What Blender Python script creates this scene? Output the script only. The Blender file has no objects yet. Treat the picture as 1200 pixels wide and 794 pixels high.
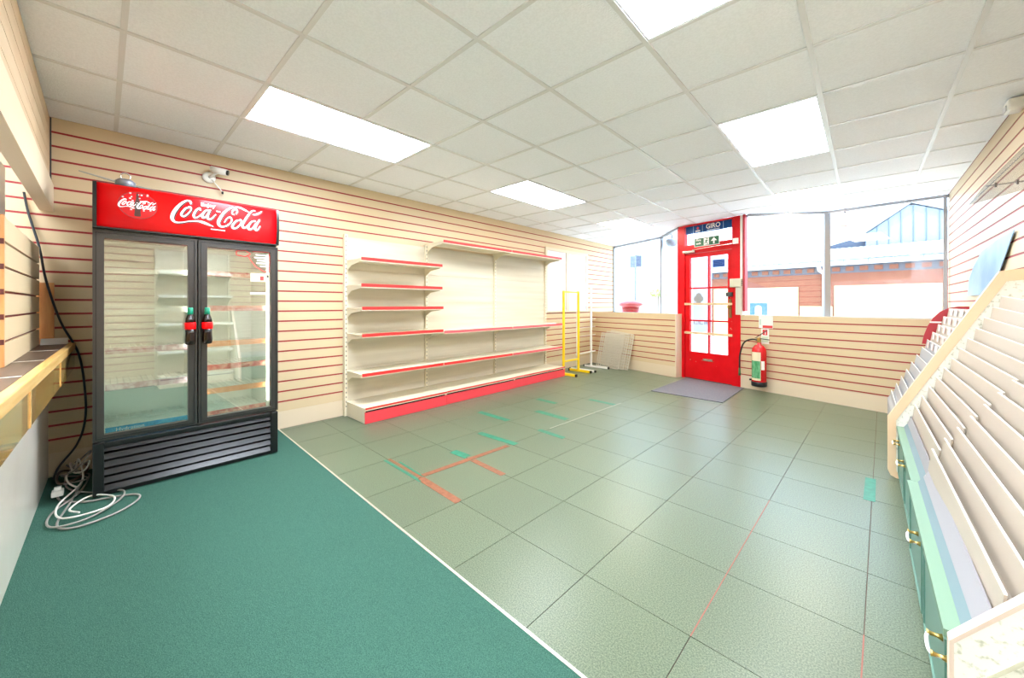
import bpy, math, random
from mathutils import Vector, Matrix
random.seed(7)
SC = bpy.context.scene
COL = SC.collection

# ------------------------------------------------------------------ camera, sky, sun, exposure
cam_d = bpy.data.cameras.new('camera'); cam = bpy.data.objects.new('camera', cam_d); COL.objects.link(cam)
cam.location = (4.184, -1.270, 1.220)
cam.rotation_euler = (math.radians(90), 0, math.radians(43.056))
cam_d.sensor_width = 36; cam_d.lens = 13.370; cam_d.clip_start = 0.02
cam_d.shift_x = 3.175/1200; cam_d.shift_y = -40.57/1200
SC.camera = cam
W = bpy.data.worlds.new('sky'); SC.world = W; W.use_nodes = True
W.node_tree.nodes['Background'].inputs[0].default_value = (0.58, 0.79, 1.0, 1)
W.node_tree.nodes['Background'].inputs[1].default_value = 2.5
sun_d = bpy.data.lights.new('sun', 'SUN'); sun = bpy.data.objects.new('sun', sun_d); COL.objects.link(sun)
sun_d.energy = 2.0; sun_d.angle = math.radians(1.0); sun_d.color = (1, .95, .87)
sun.rotation_euler = Vector((0.25, 0.30, -0.92)).to_track_quat('-Z', 'Y').to_euler()
SC.view_settings.view_transform = 'Standard'; SC.view_settings.look = 'None'
SC.view_settings.gamma = 1.0; SC.view_settings.use_curve_mapping = False
SC.view_settings.exposure = 1.6
PANEL_E = 10.5

# ------------------------------------------------------------------ materials
def lin(c):
    c = c/255
    return c/12.92 if c <= .04045 else ((c+.055)/1.055)**2.4
def rgb(t): return (lin(t[0]), lin(t[1]), lin(t[2]), 1)
def M(name, c, rough=.5, metal=0, noise=None, bump=None, c2=None, stretch=(1,1,1), spec=.5, coat=0):
    m = bpy.data.materials.new(name); m.use_nodes = True
    nt = m.node_tree; b = nt.nodes['Principled BSDF']
    b.inputs['Base Color'].default_value = rgb(c); b.inputs['Roughness'].default_value = rough
    b.inputs['Metallic'].default_value = metal; b.inputs['Specular IOR Level'].default_value = spec
    b.inputs['Coat Weight'].default_value = coat
    if noise or bump:
        tc = nt.nodes.new('ShaderNodeTexCoord'); mp = nt.nodes.new('ShaderNodeMapping')
        mp.inputs['Scale'].default_value = stretch
        nt.links.new(tc.outputs['Object'], mp.inputs['Vector'])
    if noise:
        n = nt.nodes.new('ShaderNodeTexNoise'); n.inputs['Scale'].default_value = noise
        n.inputs['Detail'].default_value = 4
        nt.links.new(mp.outputs['Vector'], n.inputs['Vector'])
        r = nt.nodes.new('ShaderNodeValToRGB')
        r.color_ramp.elements[0].position = .38; r.color_ramp.elements[1].position = .62
        r.color_ramp.elements[0].color = rgb(c); r.color_ramp.elements[1].color = rgb(c2 or c)
        nt.links.new(n.outputs['Fac'], r.inputs['Fac']); nt.links.new(r.outputs['Color'], b.inputs['Base Color'])
    if bump:
        n2 = nt.nodes.new('ShaderNodeTexNoise'); n2.inputs['Scale'].default_value = bump[0]
        nt.links.new(mp.outputs['Vector'], n2.inputs['Vector'])
        bp = nt.nodes.new('ShaderNodeBump'); bp.inputs['Strength'].default_value = bump[1]
        bp.inputs['Distance'].default_value = .01
        nt.links.new(n2.outputs['Fac'], bp.inputs['Height']); nt.links.new(bp.outputs['Normal'], b.inputs['Normal'])
    return m
def Glass(name, tint=(255,255,255), fac=.06, rough=.0):
    m = bpy.data.materials.new(name); m.use_nodes = True; nt = m.node_tree
    nt.nodes.remove(nt.nodes['Principled BSDF']); out = nt.nodes['Material Output']
    t = nt.nodes.new('ShaderNodeBsdfTransparent'); t.inputs[0].default_value = rgb(tint)
    g = nt.nodes.new('ShaderNodeBsdfGlossy'); g.inputs['Roughness'].default_value = rough
    x = nt.nodes.new('ShaderNodeMixShader'); x.inputs[0].default_value = fac
    nt.links.new(t.outputs[0], x.inputs[1]); nt.links.new(g.outputs[0], x.inputs[2]); nt.links.new(x.outputs[0], out.inputs[0])
    return m
def Emit(name, c, s):
    m = bpy.data.materials.new(name); m.use_nodes = True; nt = m.node_tree
    b = nt.nodes['Principled BSDF']; b.inputs['Base Color'].default_value = (.8,.8,.8,1)
    b.inputs['Emission Color'].default_value = rgb(c); b.inputs['Emission Strength'].default_value = s
    return m
def per_tile(m, amount):
    nt = m.node_tree; b = nt.nodes['Principled BSDF']; l = b.inputs['Base Color'].links[0]; src = l.from_socket
    oi = nt.nodes.new('ShaderNodeObjectInfo'); mr = nt.nodes.new('ShaderNodeMapRange')
    mr.inputs['To Min'].default_value = 1-amount; mr.inputs['To Max'].default_value = 1+amount
    hs = nt.nodes.new('ShaderNodeHueSaturation')
    nt.links.new(oi.outputs['Random'], mr.inputs['Value']); nt.links.new(mr.outputs['Result'], hs.inputs['Value'])
    nt.links.new(src, hs.inputs['Color']); nt.links.new(hs.outputs['Color'], b.inputs['Base Color'])
    return m

cream = M('cream_slat', (212,188,150), .42, noise=1.3, c2=(215,192,155))
creambase = M('cream_board', (220,201,173), .45)
redgroove = M('red_groove', (160,38,40), .5)
ceilm = per_tile(M('ceiling_fibre', (247,249,255), .9, noise=90, c2=(241,243,249), bump=(140,.25)), .012)
slabm = M('ceiling_slab', (200,196,190), .9)
teem = M('tee_bar_white', (222,222,224), .35)
floorm = per_tile(M('vinyl_tile', (75,85,67), .33, noise=190, c2=(109,120,96), spec=.42), .04)
jointm = M('floor_joint', (98,72,58), .7)
jointr = M('floor_joint_red', (150,84,70), .6)
carpetm = M('carpet_green', (52,91,79), .95, noise=300, c2=(80,121,105), bump=(400,.8), spec=.1)
stripm = M('carpet_strip_metal', (214,208,196), .3, .6)
whitem = M('white_paint', (240,238,232), .45)
plas = M('white_plastic', (236,234,226), .35)
shelfm = M('shelf_cream', (226,214,188), .38)
shelfback = M('shelf_back_cream', (212,202,180), .45, noise=2.5, c2=(202,191,168), stretch=(1,.3,6))
redstrip = M('red_strip', (214,46,44), .3)
kickm = M('kick_red', (226,66,74), .4)
blackm = M('black_plastic', (18,18,19), .32)
darkfr = M('dark_aluminium', (74,71,69), .30, .6)
darkg = M('dark_grey', (60,60,62), .5)
gap = M('dark_gap', (12,11,10), .9)
silver = M('silver', (198,198,196), .25, .9)
chrome = M('chrome', (220,220,220), .12, 1)
brass = M('brass', (198,164,92), .28, .9)
coke = M('sign_red', (238,4,12), .3, spec=.3)
signwhite = M('sign_white', (245,242,238), .4)
signgrey = M('sign_shadow_grey', (70,40,40), .4)
liner = M('fridge_liner', (246,248,240), .5)
fglass = Glass('fridge_glass', (238,242,236), .24, .0)
wglass = Glass('window_glass', (250,252,252), .05)
acryl = Glass('acrylic', (226,226,226), .12, .12)
doorred = M('door_red', (206,0,14), .35, noise=6, c2=(216,4,20), spec=.3)
woodlt = M('pale_wood', (226,182,128), .4, noise=6, c2=(214,166,110), stretch=(.4,6,6))
woodpanel = M('bulkhead_wood', (220,194,158), .5, noise=3, c2=(212,184,146), stretch=(.3,5,9))
beamm = M('beam_laminate', (232,212,182), .35, spec=.35)
worktop = M('worktop_brown', (96,76,60), .4, noise=8, c2=(78,62,50), stretch=(.6,4,4))
fasciam = M('varnished_fascia', (206,164,92), .12, noise=4, c2=(184,136,68), stretch=(1.2,6,1.5), coat=.6)
edgewood = M('edge_wood', (232,190,120), .25, noise=6, c2=(220,172,100), stretch=(.4,6,6))
cpanel = M('counter_white_panel', (236,228,214), .16, noise=2, c2=(228,218,202))
orangewood = M('orange_wood', (222,160,98), .4, noise=8, c2=(208,142,82), stretch=(5,5,.6))
gwhite = M('grey_white_board', (208,210,212), .4)
alum = M('alu_frame', (150,150,154), .3, .7)
peach = M('peach_edging', (240,205,166), .4)
speck = M('speckled_laminate', (246,242,228), .35, noise=60, c2=(196,194,170))
for e_, p_ in zip([n for n in speck.node_tree.nodes if n.type == 'VALTORGB'][0].color_ramp.elements, (.56,.70)): e_.position = p_
pinkedge = M('pink_edge', (228,206,188), .4)
tierm = M('tier_board', (184,171,154), .4)
tieredge = M('tier_edge', (250,244,236), .35)
tiergrey = M('tier_grey', (172,173,178), .4)
greenm = M('cabinet_green', (96,134,118), .4)
mint = M('mint_ledge', (122,150,126), .5, spec=.3)
paleblue = M('pale_blue_ledge', (116,136,140), .5, spec=.3)
lavg = M('lavender_grey', (152,150,152), .5, spec=.3)
cardm = M('card_white', (246,240,236), .4, noise=22, c2=(240,190,182), stretch=(1,1,.35))
redpanel = M('red_header', (186,52,62), .4)
bluesheet = M('blue_sheet', (116,152,204), .4, noise=1.6, c2=(160,186,220))
yellow = M('yellow_steel', (246,204,24), .35)
tapeg = M('green_tape', (14,112,88), .4, noise=30, c2=(26,128,100))
tapeo = M('orange_tape', (142,86,58), .5, noise=30, c2=(128,74,48))
tapew = M('pale_tape', (150,150,136), .5)
matm = M('door_mat', (92,90,98), .7, noise=60, c2=(104,100,104))
cablegrey = M('cable_grey', (150,146,138), .45)
cablewhite = M('cable_white', (226,222,212), .4)
cabledark = M('cable_dark', (40,46,52), .45)
extred = M('extinguisher_red', (206,22,28), .22)
extgreen = M('label_green', (60,140,86), .4, noise=40, c2=(110,176,130), stretch=(1,1,.3))
signgreen = M('exit_green', (6,98,62), .35)
navy = M('navy', (6,66,128), .4, spec=.2)
brickm = M('brick_salmon', (126,70,50), .85, noise=14, c2=(114,62,44), stretch=(.5,.5,2))
brickgrey = M('brick_grey', (84,84,92), .85)
creamout = M('cream_render', (188,176,136), .8)
whiteout = M('white_render', (188,190,196), .7)
roofw = M('corrugated_white', (170,170,164), .6)
seamm = M('seam_grey', (96,104,116), .5)
slate = M('slate_blue', (70,78,98), .6)
pave = M('paving', (226,222,216), .9, noise=3, c2=(214,210,204))
pillar = M('pillar_red', (150,10,28), .3)
leafm = M('leaf_green', (128,150,62), .6, noise=20, c2=(160,176,90))
blueposter = M('blue_poster', (52,92,176), .5)
skin = M('sticker_grey', (150,152,156), .5)
bottled = M('bottle_dark', (28,14,10), .12)
bottleg = M('bottle_green_cap', (16,136,104), .3)
stickerred = M('sticker_red', (222,60,60), .4)
orangem = M('strip_orange', (232,140,72), .4, noise=30, c2=(240,176,130))
strip_pink = M('strip_pink', (216,120,116), .4, noise=34, c2=(238,190,184))
strip_red = M('strip_red', (206,64,62), .4, noise=34, c2=(236,170,150))
strip_mauve = M('strip_mauve', (168,124,142), .4, noise=30, c2=(220,206,210))
strip_blue = M('strip_blue', (28,140,206), .4, noise=30, c2=(70,168,220))
strip_white = M('strip_white', (226,226,218), .4)
tape_film = M('white_film', (216,215,222), .5, noise=3, c2=(202,202,212), bump=(5,.3))

# ------------------------------------------------------------------ mesh builder and tagging
class MB:
    def __init__(s): s.v = []; s.f = []
    def add(s, vs, fs):
        o = len(s.v); s.v += [tuple(v) for v in vs]; s.f += [tuple(i+o for i in f) for f in fs]; return s
    def hexa(s, c):
        return s.add(c, [(0,3,2,1),(4,5,6,7),(0,1,5,4),(1,2,6,5),(2,3,7,6),(3,0,4,7)])
    def box(s, x0,x1,y0,y1,z0,z1):
        x0,x1 = min(x0,x1),max(x0,x1); y0,y1 = min(y0,y1),max(y0,y1); z0,z1 = min(z0,z1),max(z0,z1)
        return s.hexa([(x0,y0,z0),(x1,y0,z0),(x1,y1,z0),(x0,y1,z0),(x0,y0,z1),(x1,y0,z1),(x1,y1,z1),(x0,y1,z1)])
    def prism(s, poly, vec):
        n = len(poly); v = Vector(vec)
        a = [Vector(p) for p in poly]
        nrm = Vector((0,0,0))
        for i in range(n): nrm += a[i].cross(a[(i+1)%n])
        if nrm.dot(v) > 0: a = a[::-1]
        b = [p+v for p in a]
        fs = [tuple(range(n)), tuple(range(2*n-1, n-1, -1))] + [((i+1)%n, i, n+i, n+(i+1)%n) for i in range(n)]
        return s.add(a+b, fs)
    def bar(s, p, q, w, h=None, up=(0,0,1)):
        h = h or w; p = Vector(p); q = Vector(q); d = (q-p).normalized(); u = Vector(up)
        if abs(d.dot(u)) > .98: u = Vector((1,0,0))
        r = d.cross(u).normalized(); u = r.cross(d)
        c = [p-r*w/2-u*h/2, p+r*w/2-u*h/2, p+r*w/2+u*h/2, p-r*w/2+u*h/2]
        return s.hexa([*c, *[k+(q-p) for k in c]])
    def tube(s, pts, r, n=8, closed=False, smooth=0):
        P = [Vector(p) for p in pts]
        if smooth: P = catmull(P, smooth, closed)
        rings = []; m = len(P); prev = None
        for i, p in enumerate(P):
            a = P[i-1] if (i > 0 or closed) else P[i]; b = P[(i+1) % m] if (i < m-1 or closed) else P[i]
            t = (b-a).normalized()
            u = prev if prev is not None else (Vector((0,0,1)) if abs(t.z) < .9 else Vector((1,0,0)))
            u = (u - t*u.dot(t)); u = u.normalized() if u.length > 1e-6 else t.orthogonal().normalized()
            prev = u; w = t.cross(u)
            rr = r[i] if isinstance(r, (list, tuple)) and len(r) == m else (r if not isinstance(r, (list, tuple)) else r[0])
            rings.append([p+u*math.cos(2*math.pi*k/n)*rr+w*math.sin(2*math.pi*k/n)*rr for k in range(n)])
        fs = []
        for i in range(m if closed else m-1):
            j = (i+1) % m
            for k in range(n): fs.append((i*n+k, i*n+(k+1)%n, j*n+(k+1)%n, j*n+k))
        if not closed: fs += [tuple(range(n-1,-1,-1)), tuple((m-1)*n+k for k in range(n))]
        return s.add([v for g in rings for v in g], fs)
    def lathe(s, prof, c=(0,0,0), n=20, axis='z'):
        c = Vector(c); vs = []
        for r, h in prof:
            for k in range(n):
                a = 2*math.pi*k/n; x, y = r*math.cos(a), r*math.sin(a)
                vs.append(c + (Vector((x,y,h)) if axis == 'z' else Vector((h,x,y)) if axis == 'x' else Vector((y,h,x))))
        fs = []
        for i in range(len(prof)-1):
            for k in range(n): fs.append((i*n+k, i*n+(k+1)%n, (i+1)*n+(k+1)%n, (i+1)*n+k))
        fs += [tuple(range(n-1,-1,-1)), tuple((len(prof)-1)*n+k for k in range(n))]
        return s.add(vs, fs)
    def fbox(s, s0,s1,o0,o1,z0,z1):
        return s.hexa([fr(s0,o1,z0),fr(s1,o1,z0),fr(s1,o0,z0),fr(s0,o0,z0),fr(s0,o1,z1),fr(s1,o1,z1),fr(s1,o0,z1),fr(s0,o0,z1)])
    def build(s, name, mat, parent=None, smooth=False, bevel=0):
        me = bpy.data.meshes.new(name); me.from_pydata(s.v, [], s.f); me.materials.append(mat)
        if smooth:
            for p in me.polygons: p.use_smooth = True
        o = bpy.data.objects.new(name, me); COL.objects.link(o)
        if bevel:
            b = o.modifiers.new('bevel', 'BEVEL'); b.width = bevel; b.segments = 2; b.limit_method = 'ANGLE'
        if parent:
            o.parent = parent; o.matrix_parent_inverse = world_inv(parent)
        return o
WM = {}
def world_inv(p):
    return WM.get(p.name, Matrix.Identity(4)).inverted()
def catmull(P, k, closed=False):
    out = []; n = len(P)
    for i in range(n if closed else n-1):
        g = (lambda j: P[j % n]) if closed else (lambda j: P[max(0, min(n-1, j))])
        p0, p1, p2, p3 = g(i-1), g(i), g(i+1), g(i+2)
        for j in range(k):
            t = j/k
            out.append(.5*((2*p1)+(p2-p0)*t+(2*p0-5*p1+4*p2-p3)*t*t+(3*p1-p0-3*p2+p3)*t**3))
    if not closed: out.append(P[-1])
    return out
def tag(o, label=None, cat=None, group=None, kind=None):
    if label: o['label'] = label
    if cat: o['category'] = cat
    if group: o['group'] = group
    if kind: o['kind'] = kind
    return o
def thing(name, label, cat, loc=(0,0,0), group=None, kind=None):
    o = bpy.data.objects.new(name, None); COL.objects.link(o); o.location = loc; o.empty_display_size = .1
    WM[o.name] = Matrix.Translation(loc)
    return tag(o, label, cat, group, kind)
def struct(o): o['kind'] = 'structure'; return o
def copy_tree(o, parent=None, delta=None):
    c = o.copy(); COL.objects.link(c)
    if parent: c.parent = parent
    elif delta: c.location = Vector(o.location)+Vector(delta)
    for ch in list(o.children): copy_tree(ch, c)
    return c
def text(name, body, size, mat, parent, fn, extrude=0, align='CENTER', bold=0, sx=1.0):
    """flat lettering: fn(u,v) -> world point"""
    cu = bpy.data.curves.new(name+'_c', 'FONT'); cu.body = body; cu.size = size; cu.align_x = align; cu.align_y = 'CENTER'
    cu.offset = bold; cu.resolution_u = 3
    t = bpy.data.objects.new(name+'_t', cu); COL.objects.link(t)
    dg = bpy.context.evaluated_depsgraph_get(); me = bpy.data.meshes.new_from_object(t.evaluated_get(dg))
    bpy.data.objects.remove(t); bpy.data.curves.remove(cu)
    for v in me.vertices: v.co = fn(v.co.x*sx, v.co.y)
    me.materials.clear(); me.materials.append(mat); me.name = name
    o = bpy.data.objects.new(name, me); COL.objects.link(o)
    if parent: o.parent = parent; o.matrix_parent_inverse = world_inv(parent)
    return o
# shop front frame: s runs along the front, o into the room
FD = Vector((.964, -.266, 0)).normalized(); FN = Vector((FD.y, -FD.x, 0)); FO = Vector((0, 5.942, 0))
def fr(s, o, z): return FO + FD*s + FN*o + Vector((0,0,z))
H = 2.537; XR = 4.92; YB = -3.2
def clip_cell(poly, cell):
    out = [tuple(p) for p in poly]
    for i in range(4):
        a, b = cell[i], cell[(i+1)%4]; inp = out; out = []
        side = lambda p: (b[0]-a[0])*(p[1]-a[1])-(b[1]-a[1])*(p[0]-a[0])
        for k in range(len(inp)):
            p, q = inp[k-1], inp[k]; sp, sq = side(p), side(q)
            if (sp >= 0) != (sq >= 0):
                t = sp/(sp-sq); out.append((p[0]+t*(q[0]-p[0]), p[1]+t*(q[1]-p[1])))
            if sq >= 0: out.append(q)
        if not out: return []
    return out
def area(p): return .5*sum(p[i-1][0]*p[i][1]-p[i][0]*p[i-1][1] for i in range(len(p)))

# ------------------------------------------------------------------ floor and carpet
A = fr(0,.17,0); B_ = fr(2.0,.17,0); Cc = fr(2.0,.0,0); Dd = fr(4.95,0,0)
fl = struct(MB().prism([(0,YB,-.06),(XR,YB,-.06),(XR,6.0,-.06),(0,6.7,-.06)], (0,0,.055)).build('floor', jointm))
cy = lambda x: -.097-.0285*x
fpoly = [(.004,cy(0)+.007),(XR-.004,cy(XR)+.007),(XR-.004,Dd.y+.03),(Cc.x,Cc.y-.004),(B_.x,B_.y-.004),(.004,A.y-.004)]
rot = math.radians(-1.4746); cr, sr = math.cos(rot), math.sin(rot); PT = .4544
for i in range(-10, 5):
    for j in range(-3, 15):
        cell = []
        for a, b in ((0,0),(1,0),(1,1),(0,1)):
            e = .0016
            u = (i+a)*PT + (e if a == 0 else -e); v = (j+b)*PT + (e if b == 0 else -e)
            cell.append((3.716+u*cr-v*sr, .207+u*sr+v*cr))
        c = clip_cell(fpoly, cell)
        if len(c) > 2 and abs(area(c)) > .0015:
            MB().prism([(x,y,-.005) for x,y in c], (0,0,.005)).build('floor_tile', floorm, fl)
# a few open joints filled with reddish compound
for (a0,b0,a1,b1) in ((0,0,0,3),(0,-1,0,0),(1,0,1,1),(-1,-1,0,-1)):
    P = [(3.716+PT*(a*cr-b*sr), .207+PT*(a*sr+b*cr), .0006) for a,b in ((a0,b0),(a1,b1))]
    P = [p for p in P if p[1] > -.15]
    if len(P) == 2: MB().bar(P[0], P[1], .004, .001).build('joint_filler', jointr, fl)
carpet = MB().prism([(.004,YB+.004,-.004),(XR-.004,YB+.004,-.004),(XR-.004,cy(XR)-.007,-.004),(.004,cy(0)-.007,-.004)], (0,0,.008)).build('carpet', carpetm)
tag(carpet, 'dark green carpet laid in front of the counter', 'carpet')
struct(MB().prism([(.004,cy(0)-.006,-.004),(XR-.004,cy(XR)-.006,-.004),(XR-.004,cy(XR)+.006,-.004),(.004,cy(0)+.006,-.004)], (0,0,.009)).build('trim_1', stripm))

# ------------------------------------------------------------------ ceiling
cpoly = [(0.004,YB+.004),(XR-.004,YB+.004),(XR-.004,5.60),(3.80,5.69),(2.95,5.16),(fr(2.99,0,0).x,fr(2.99,0,0).y),(fr(1.93,0,0).x,fr(1.93,0,0).y),(1.30,6.13),(.004,6.68)]
ceil = struct(MB().prism([(-.05,YB-.05,H+.02),(XR+.05,YB-.05,H+.02),(XR+.05,5.66,H+.02),(3.79,5.76,H+.02),(2.92,5.22,H+.02),(1.92,5.47,H+.02),(1.33,6.20,H+.02),(-.05,6.78,H+.02)], (0,0,.12)).build('ceiling', slabm))
GX = 2.7807
lights = [(-1,-3),(-1,1),(3,1),(7,1),(3,-3),(7,-3),(-5,1),(-5,-3)]  # last two are unseen panels added behind the bulkhead for more light
lit = set()
for (i,j) in lights: lit |= {(i,j),(i+1,j)}
for i in range(-6, 12):
    for j in range(-5, 4):
        if (i,j) in lit: continue
        e = .008
        x0, y0 = GX+.6*j+e, .6*i+e; x1, y1 = x0+.6-2*e, y0+.6-2*e
        c = clip_cell(cpoly, [(x0,y0),(x1,y0),(x1,y1),(x0,y1)])
        if len(c) > 2 and abs(area(c)) > .002:
            MB().prism([(x,y,H) for x,y in c], (0,0,.012)).build('ceiling_tile', ceilm, ceil)
def clip_seg(p, q):
    """portions of a segment inside the ceiling outline"""
    n = 240; inside = []; 
    def pin(x, y):
        r = False
        for k in range(len(cpoly)):
            (xa,ya),(xb,yb) = cpoly[k-1], cpoly[k]
            if (ya > y) != (yb > y) and x < (xb-xa)*(y-ya)/(yb-ya)+xa: r = not r
        return r
    runs = []; cur = None
    for k in range(n+1):
        t = k/n; x, y = p[0]+(q[0]-p[0])*t, p[1]+(q[1]-p[1])*t
        if pin(x, y):
            if cur is None: cur = [(x,y),(x,y)]
            cur[1] = (x,y)
        elif cur: runs.append(cur); cur = None
    if cur: runs.append(cur)
    return runs
for j in range(-4, 4):
    x = GX+.6*j
    for a, b in clip_seg((x,YB),(x,6.75)): MB().bar((x,a[1],H-.003),(x,b[1],H-.003),.024,.008).build('tee_bar', teem, ceil)
for i in range(-5, 12):
    y = .6*i
    cuts = sorted((GX+.6*lj, GX+.6*lj+.6) for (li,lj) in lights if li+1 == i)
    for a, b in clip_seg((0,y),(XR,y)):
        xs = [a[0]]
        for c0, c1 in cuts: xs += [c0, c1]
        xs.append(b[0])
        for k in range(0, len(xs), 2):
            if xs[k+1]-xs[k] > .03: MB().bar((xs[k],y,H-.0025),(xs[k+1],y,H-.0025),.024,.006).build('tee_bar', teem, ceil)
diff_near = Emit('diffuser_near_boosted', (232,242,255), PANEL_E*1.55)  # output boosted near the camera for a flash-like falloff, not tube age
diff_mid = Emit('diffuser_mid_room', (240,246,252), PANEL_E*.80)
diff_far = Emit('diffuser_far_dimmed', (255,246,226), PANEL_E*.60)  # output lowered away from the camera for the same falloff
lab = {(-1,-3):'long lit ceiling panel above the drinks fridge and carpet edge', (-1,1):'lit ceiling panel above the carpet, nearest the counter',
       (3,1):'lit ceiling panel over the open vinyl floor beside the card racks', (7,1):'lit ceiling panel next to the shop window right of the red door',
       (3,-3):'lit ceiling panel in front of the middle of the wall shelving', (-5,1):'added unseen ceiling panel behind the counter bulkhead, towards the right wall', (-5,-3):'added unseen ceiling panel behind the counter bulkhead, towards the fridge wall', (7,-3):'lit ceiling panel in the corner above the yellow stand'}
for (i,j) in lights:
    x0, y0 = GX+.6*j, .6*i
    t = thing('ceiling_light', lab[(i,j)], 'ceiling light', (x0+.3, y0+.6, H), 'recessed ceiling panels')
    m = MB(); w = .022
    m.box(x0+.006,x0+.594,y0+.006,y0+w,H-.004,H+.016); m.box(x0+.006,x0+.594,y0+1.2-w,y0+1.194,H-.004,H+.016)
    m.box(x0+.006,x0+w,y0+w,y0+1.2-w,H-.004,H+.016); m.box(x0+.6-w,x0+.594,y0+w,y0+1.2-w,H-.004,H+.016)
    m.build('frame', teem, t)
    MB().box(x0+w,x0+.6-w,y0+w,y0+1.2-w,H+.002,H+.010).build('diffuser', diff_near if i < 3 else diff_mid if i < 7 else diff_far, t)

# ------------------------------------------------------------------ slatted walls
GZ = [.265+.0987*k for k in range(23)]
def rows(top=H, base=.168):
    z = [base]+GZ; out = [(z[i], z[i+1]) for i in range(len(z)-1)]
    out.append((z[-1], top)); return out
G = .0075
wl = struct(MB().box(-.14,-.004,YB,6.75,-.05,H+.12).build('wall_left', redgroove))
for k,(a,b) in enumerate(rows()):
    MB().box(-.004,0,YB,6.72,a+(G if k else .001),b-(G if b < H-.01 else 0)).build('slat', cream, wl)
struct(MB().box(-.0035,.001,YB,6.72,0,.168).build('baseboard_left', creambase))
wr = struct(MB().box(XR+.004,XR+.14,YB,5.75,-.05,H+.12).build('wall_right', redgroove))
for k,(a,b) in enumerate(rows()):
    MB().box(XR,XR+.004,YB,5.70,a+(G if k else .001),b-(G if b < H-.01 else 0)).build('slat', cream, wr)
struct(MB().box(XR-.001,XR+.0035,YB,5.70,0,.168).build('baseboard_right', creambase))
wb = struct(MB().box(-.14,XR+.14,YB-.14,YB,-.05,H+.12).build('wall_back', M('back_wall', (246,242,236), .6)))

# dado walls of the shop front
def dado(name, s0, s1, off, grooves, top):
    w = struct(MB().fbox(s0, s1, off-.055, off-.004, -.005, top-.004).build(name, redgroove))
    zs = [.18]+grooves+[top]
    for a, b in zip(zs[:-1], zs[1:]):
        MB().fbox(s0, s1, off-.004, off, a+(G if a > .18 else .0005), b-(G if b < top else 0)).build('slat', cream, w)
    MB().fbox(s0, s1, off-.0035, off+.001, 0, .18).build('skirting_board', creambase, w)
    MB().fbox(s0, s1, off-.055, off, top-.004, top+.012).build('capping', creambase, w)
    return w
dado('wall_front_right', 2.872, 4.93+.17, 0, [.194+.0985*k for k in range(9)], 1.055)
dl_ = dado('wall_front_left', .02, 1.985, .16, [.262+.0985*k for k in range(8)], 1.055)
MB().fbox(1.985, 2.005, .0, .162, 0, 1.06).build('end_board', creambase, dl_)
# stall riser and sill boards under the bay glass
PL = [(0,6.70),(1.30,6.15),(1.88,5.42)]; PR = [(2.935,5.155),(3.80,5.71),(4.92,5.62)]
ris = struct(MB().prism([(0,6.66,-.05),(1.28,6.11,-.05),(1.86,5.45,-.05),(1.92,5.48,-.05),(1.34,6.20,-.05),(0,6.76,-.05)], (0,0,1.08)).build('wall_front', whiteout))
struct(MB().prism([(2.93,5.19,-.05),(3.80,5.74,-.05),(4.92,5.65,-.05),(4.92,5.72,-.05),(3.79,5.80,-.05),(2.88,5.22,-.05)], (0,0,1.08)).build('wall_front_bay', whiteout))
l0, l1 = fr(0.02,.10,0), fr(1.98,.10,0)
struct(MB().prism([(l0.x,l0.y,1.02),(l1.x,l1.y,1.02),(1.86,5.44,1.02),(1.28,6.10,1.02),(0.01,6.64,1.02)], (0,0,.02)).build('trim_2', whitem))
r0, r1 = fr(2.92,-.06,0), fr(5.04,-.06,0)
struct(MB().prism([(r0.x,r0.y+.02,1.02),(r1.x,r1.y,1.02),(4.91,5.60,1.02),(3.80,5.69,1.02),(2.96,5.17,1.02)], (0,0,.02)).build('trim_3', whitem))
# bay windows
def bay(name, p, q, posts, fm):
    root = tag(bpy.data.objects.new(name, None), kind='structure'); COL.objects.link(root)
    p = Vector((*p,0)); q = Vector((*q,0)); d = (q-p).normalized(); n = Vector((-d.y,d.x,0))
    z0, z1 = 1.03, H-.004
    MB().prism([p-n*.003+Vector((0,0,z0)), q-n*.003+Vector((0,0,z0)), q+n*.003+Vector((0,0,z0)), p+n*.003+Vector((0,0,z0))], (0,0,z1-z0)).build('pane', wglass, root)
    for (a, wd) in posts:
        c = p+d*a
        MB().bar(c+Vector((0,0,z0)), c+Vector((0,0,z1)), wd, .045, up=tuple(n)).build('post', fm, root)
    MB().bar(p+Vector((0,0,z1-.018)), q+Vector((0,0,z1-.018)), .04, .036).build('head_rail', fm, root)
    MB().bar(p+Vector((0,0,z0+.012)), q+Vector((0,0,z0+.012)), .04, .024).build('sill_rail', fm, root)
L = lambda a,b: math.hypot(b[0]-a[0], b[1]-a[1])
bay('window_1', PL[0], PL[1], [(.02,.03),(L(PL[0],PL[1]),.032)], alum)
bay('window_2', PL[1], PL[2], [], alum)
bay('window_3', PR[0], PR[1], [(L(PR[0],PR[1])-.01,.075)], alum)
bay('window_4', PR[1], PR[2], [(L(PR[1],PR[2])-.03,.03)], alum)

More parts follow.
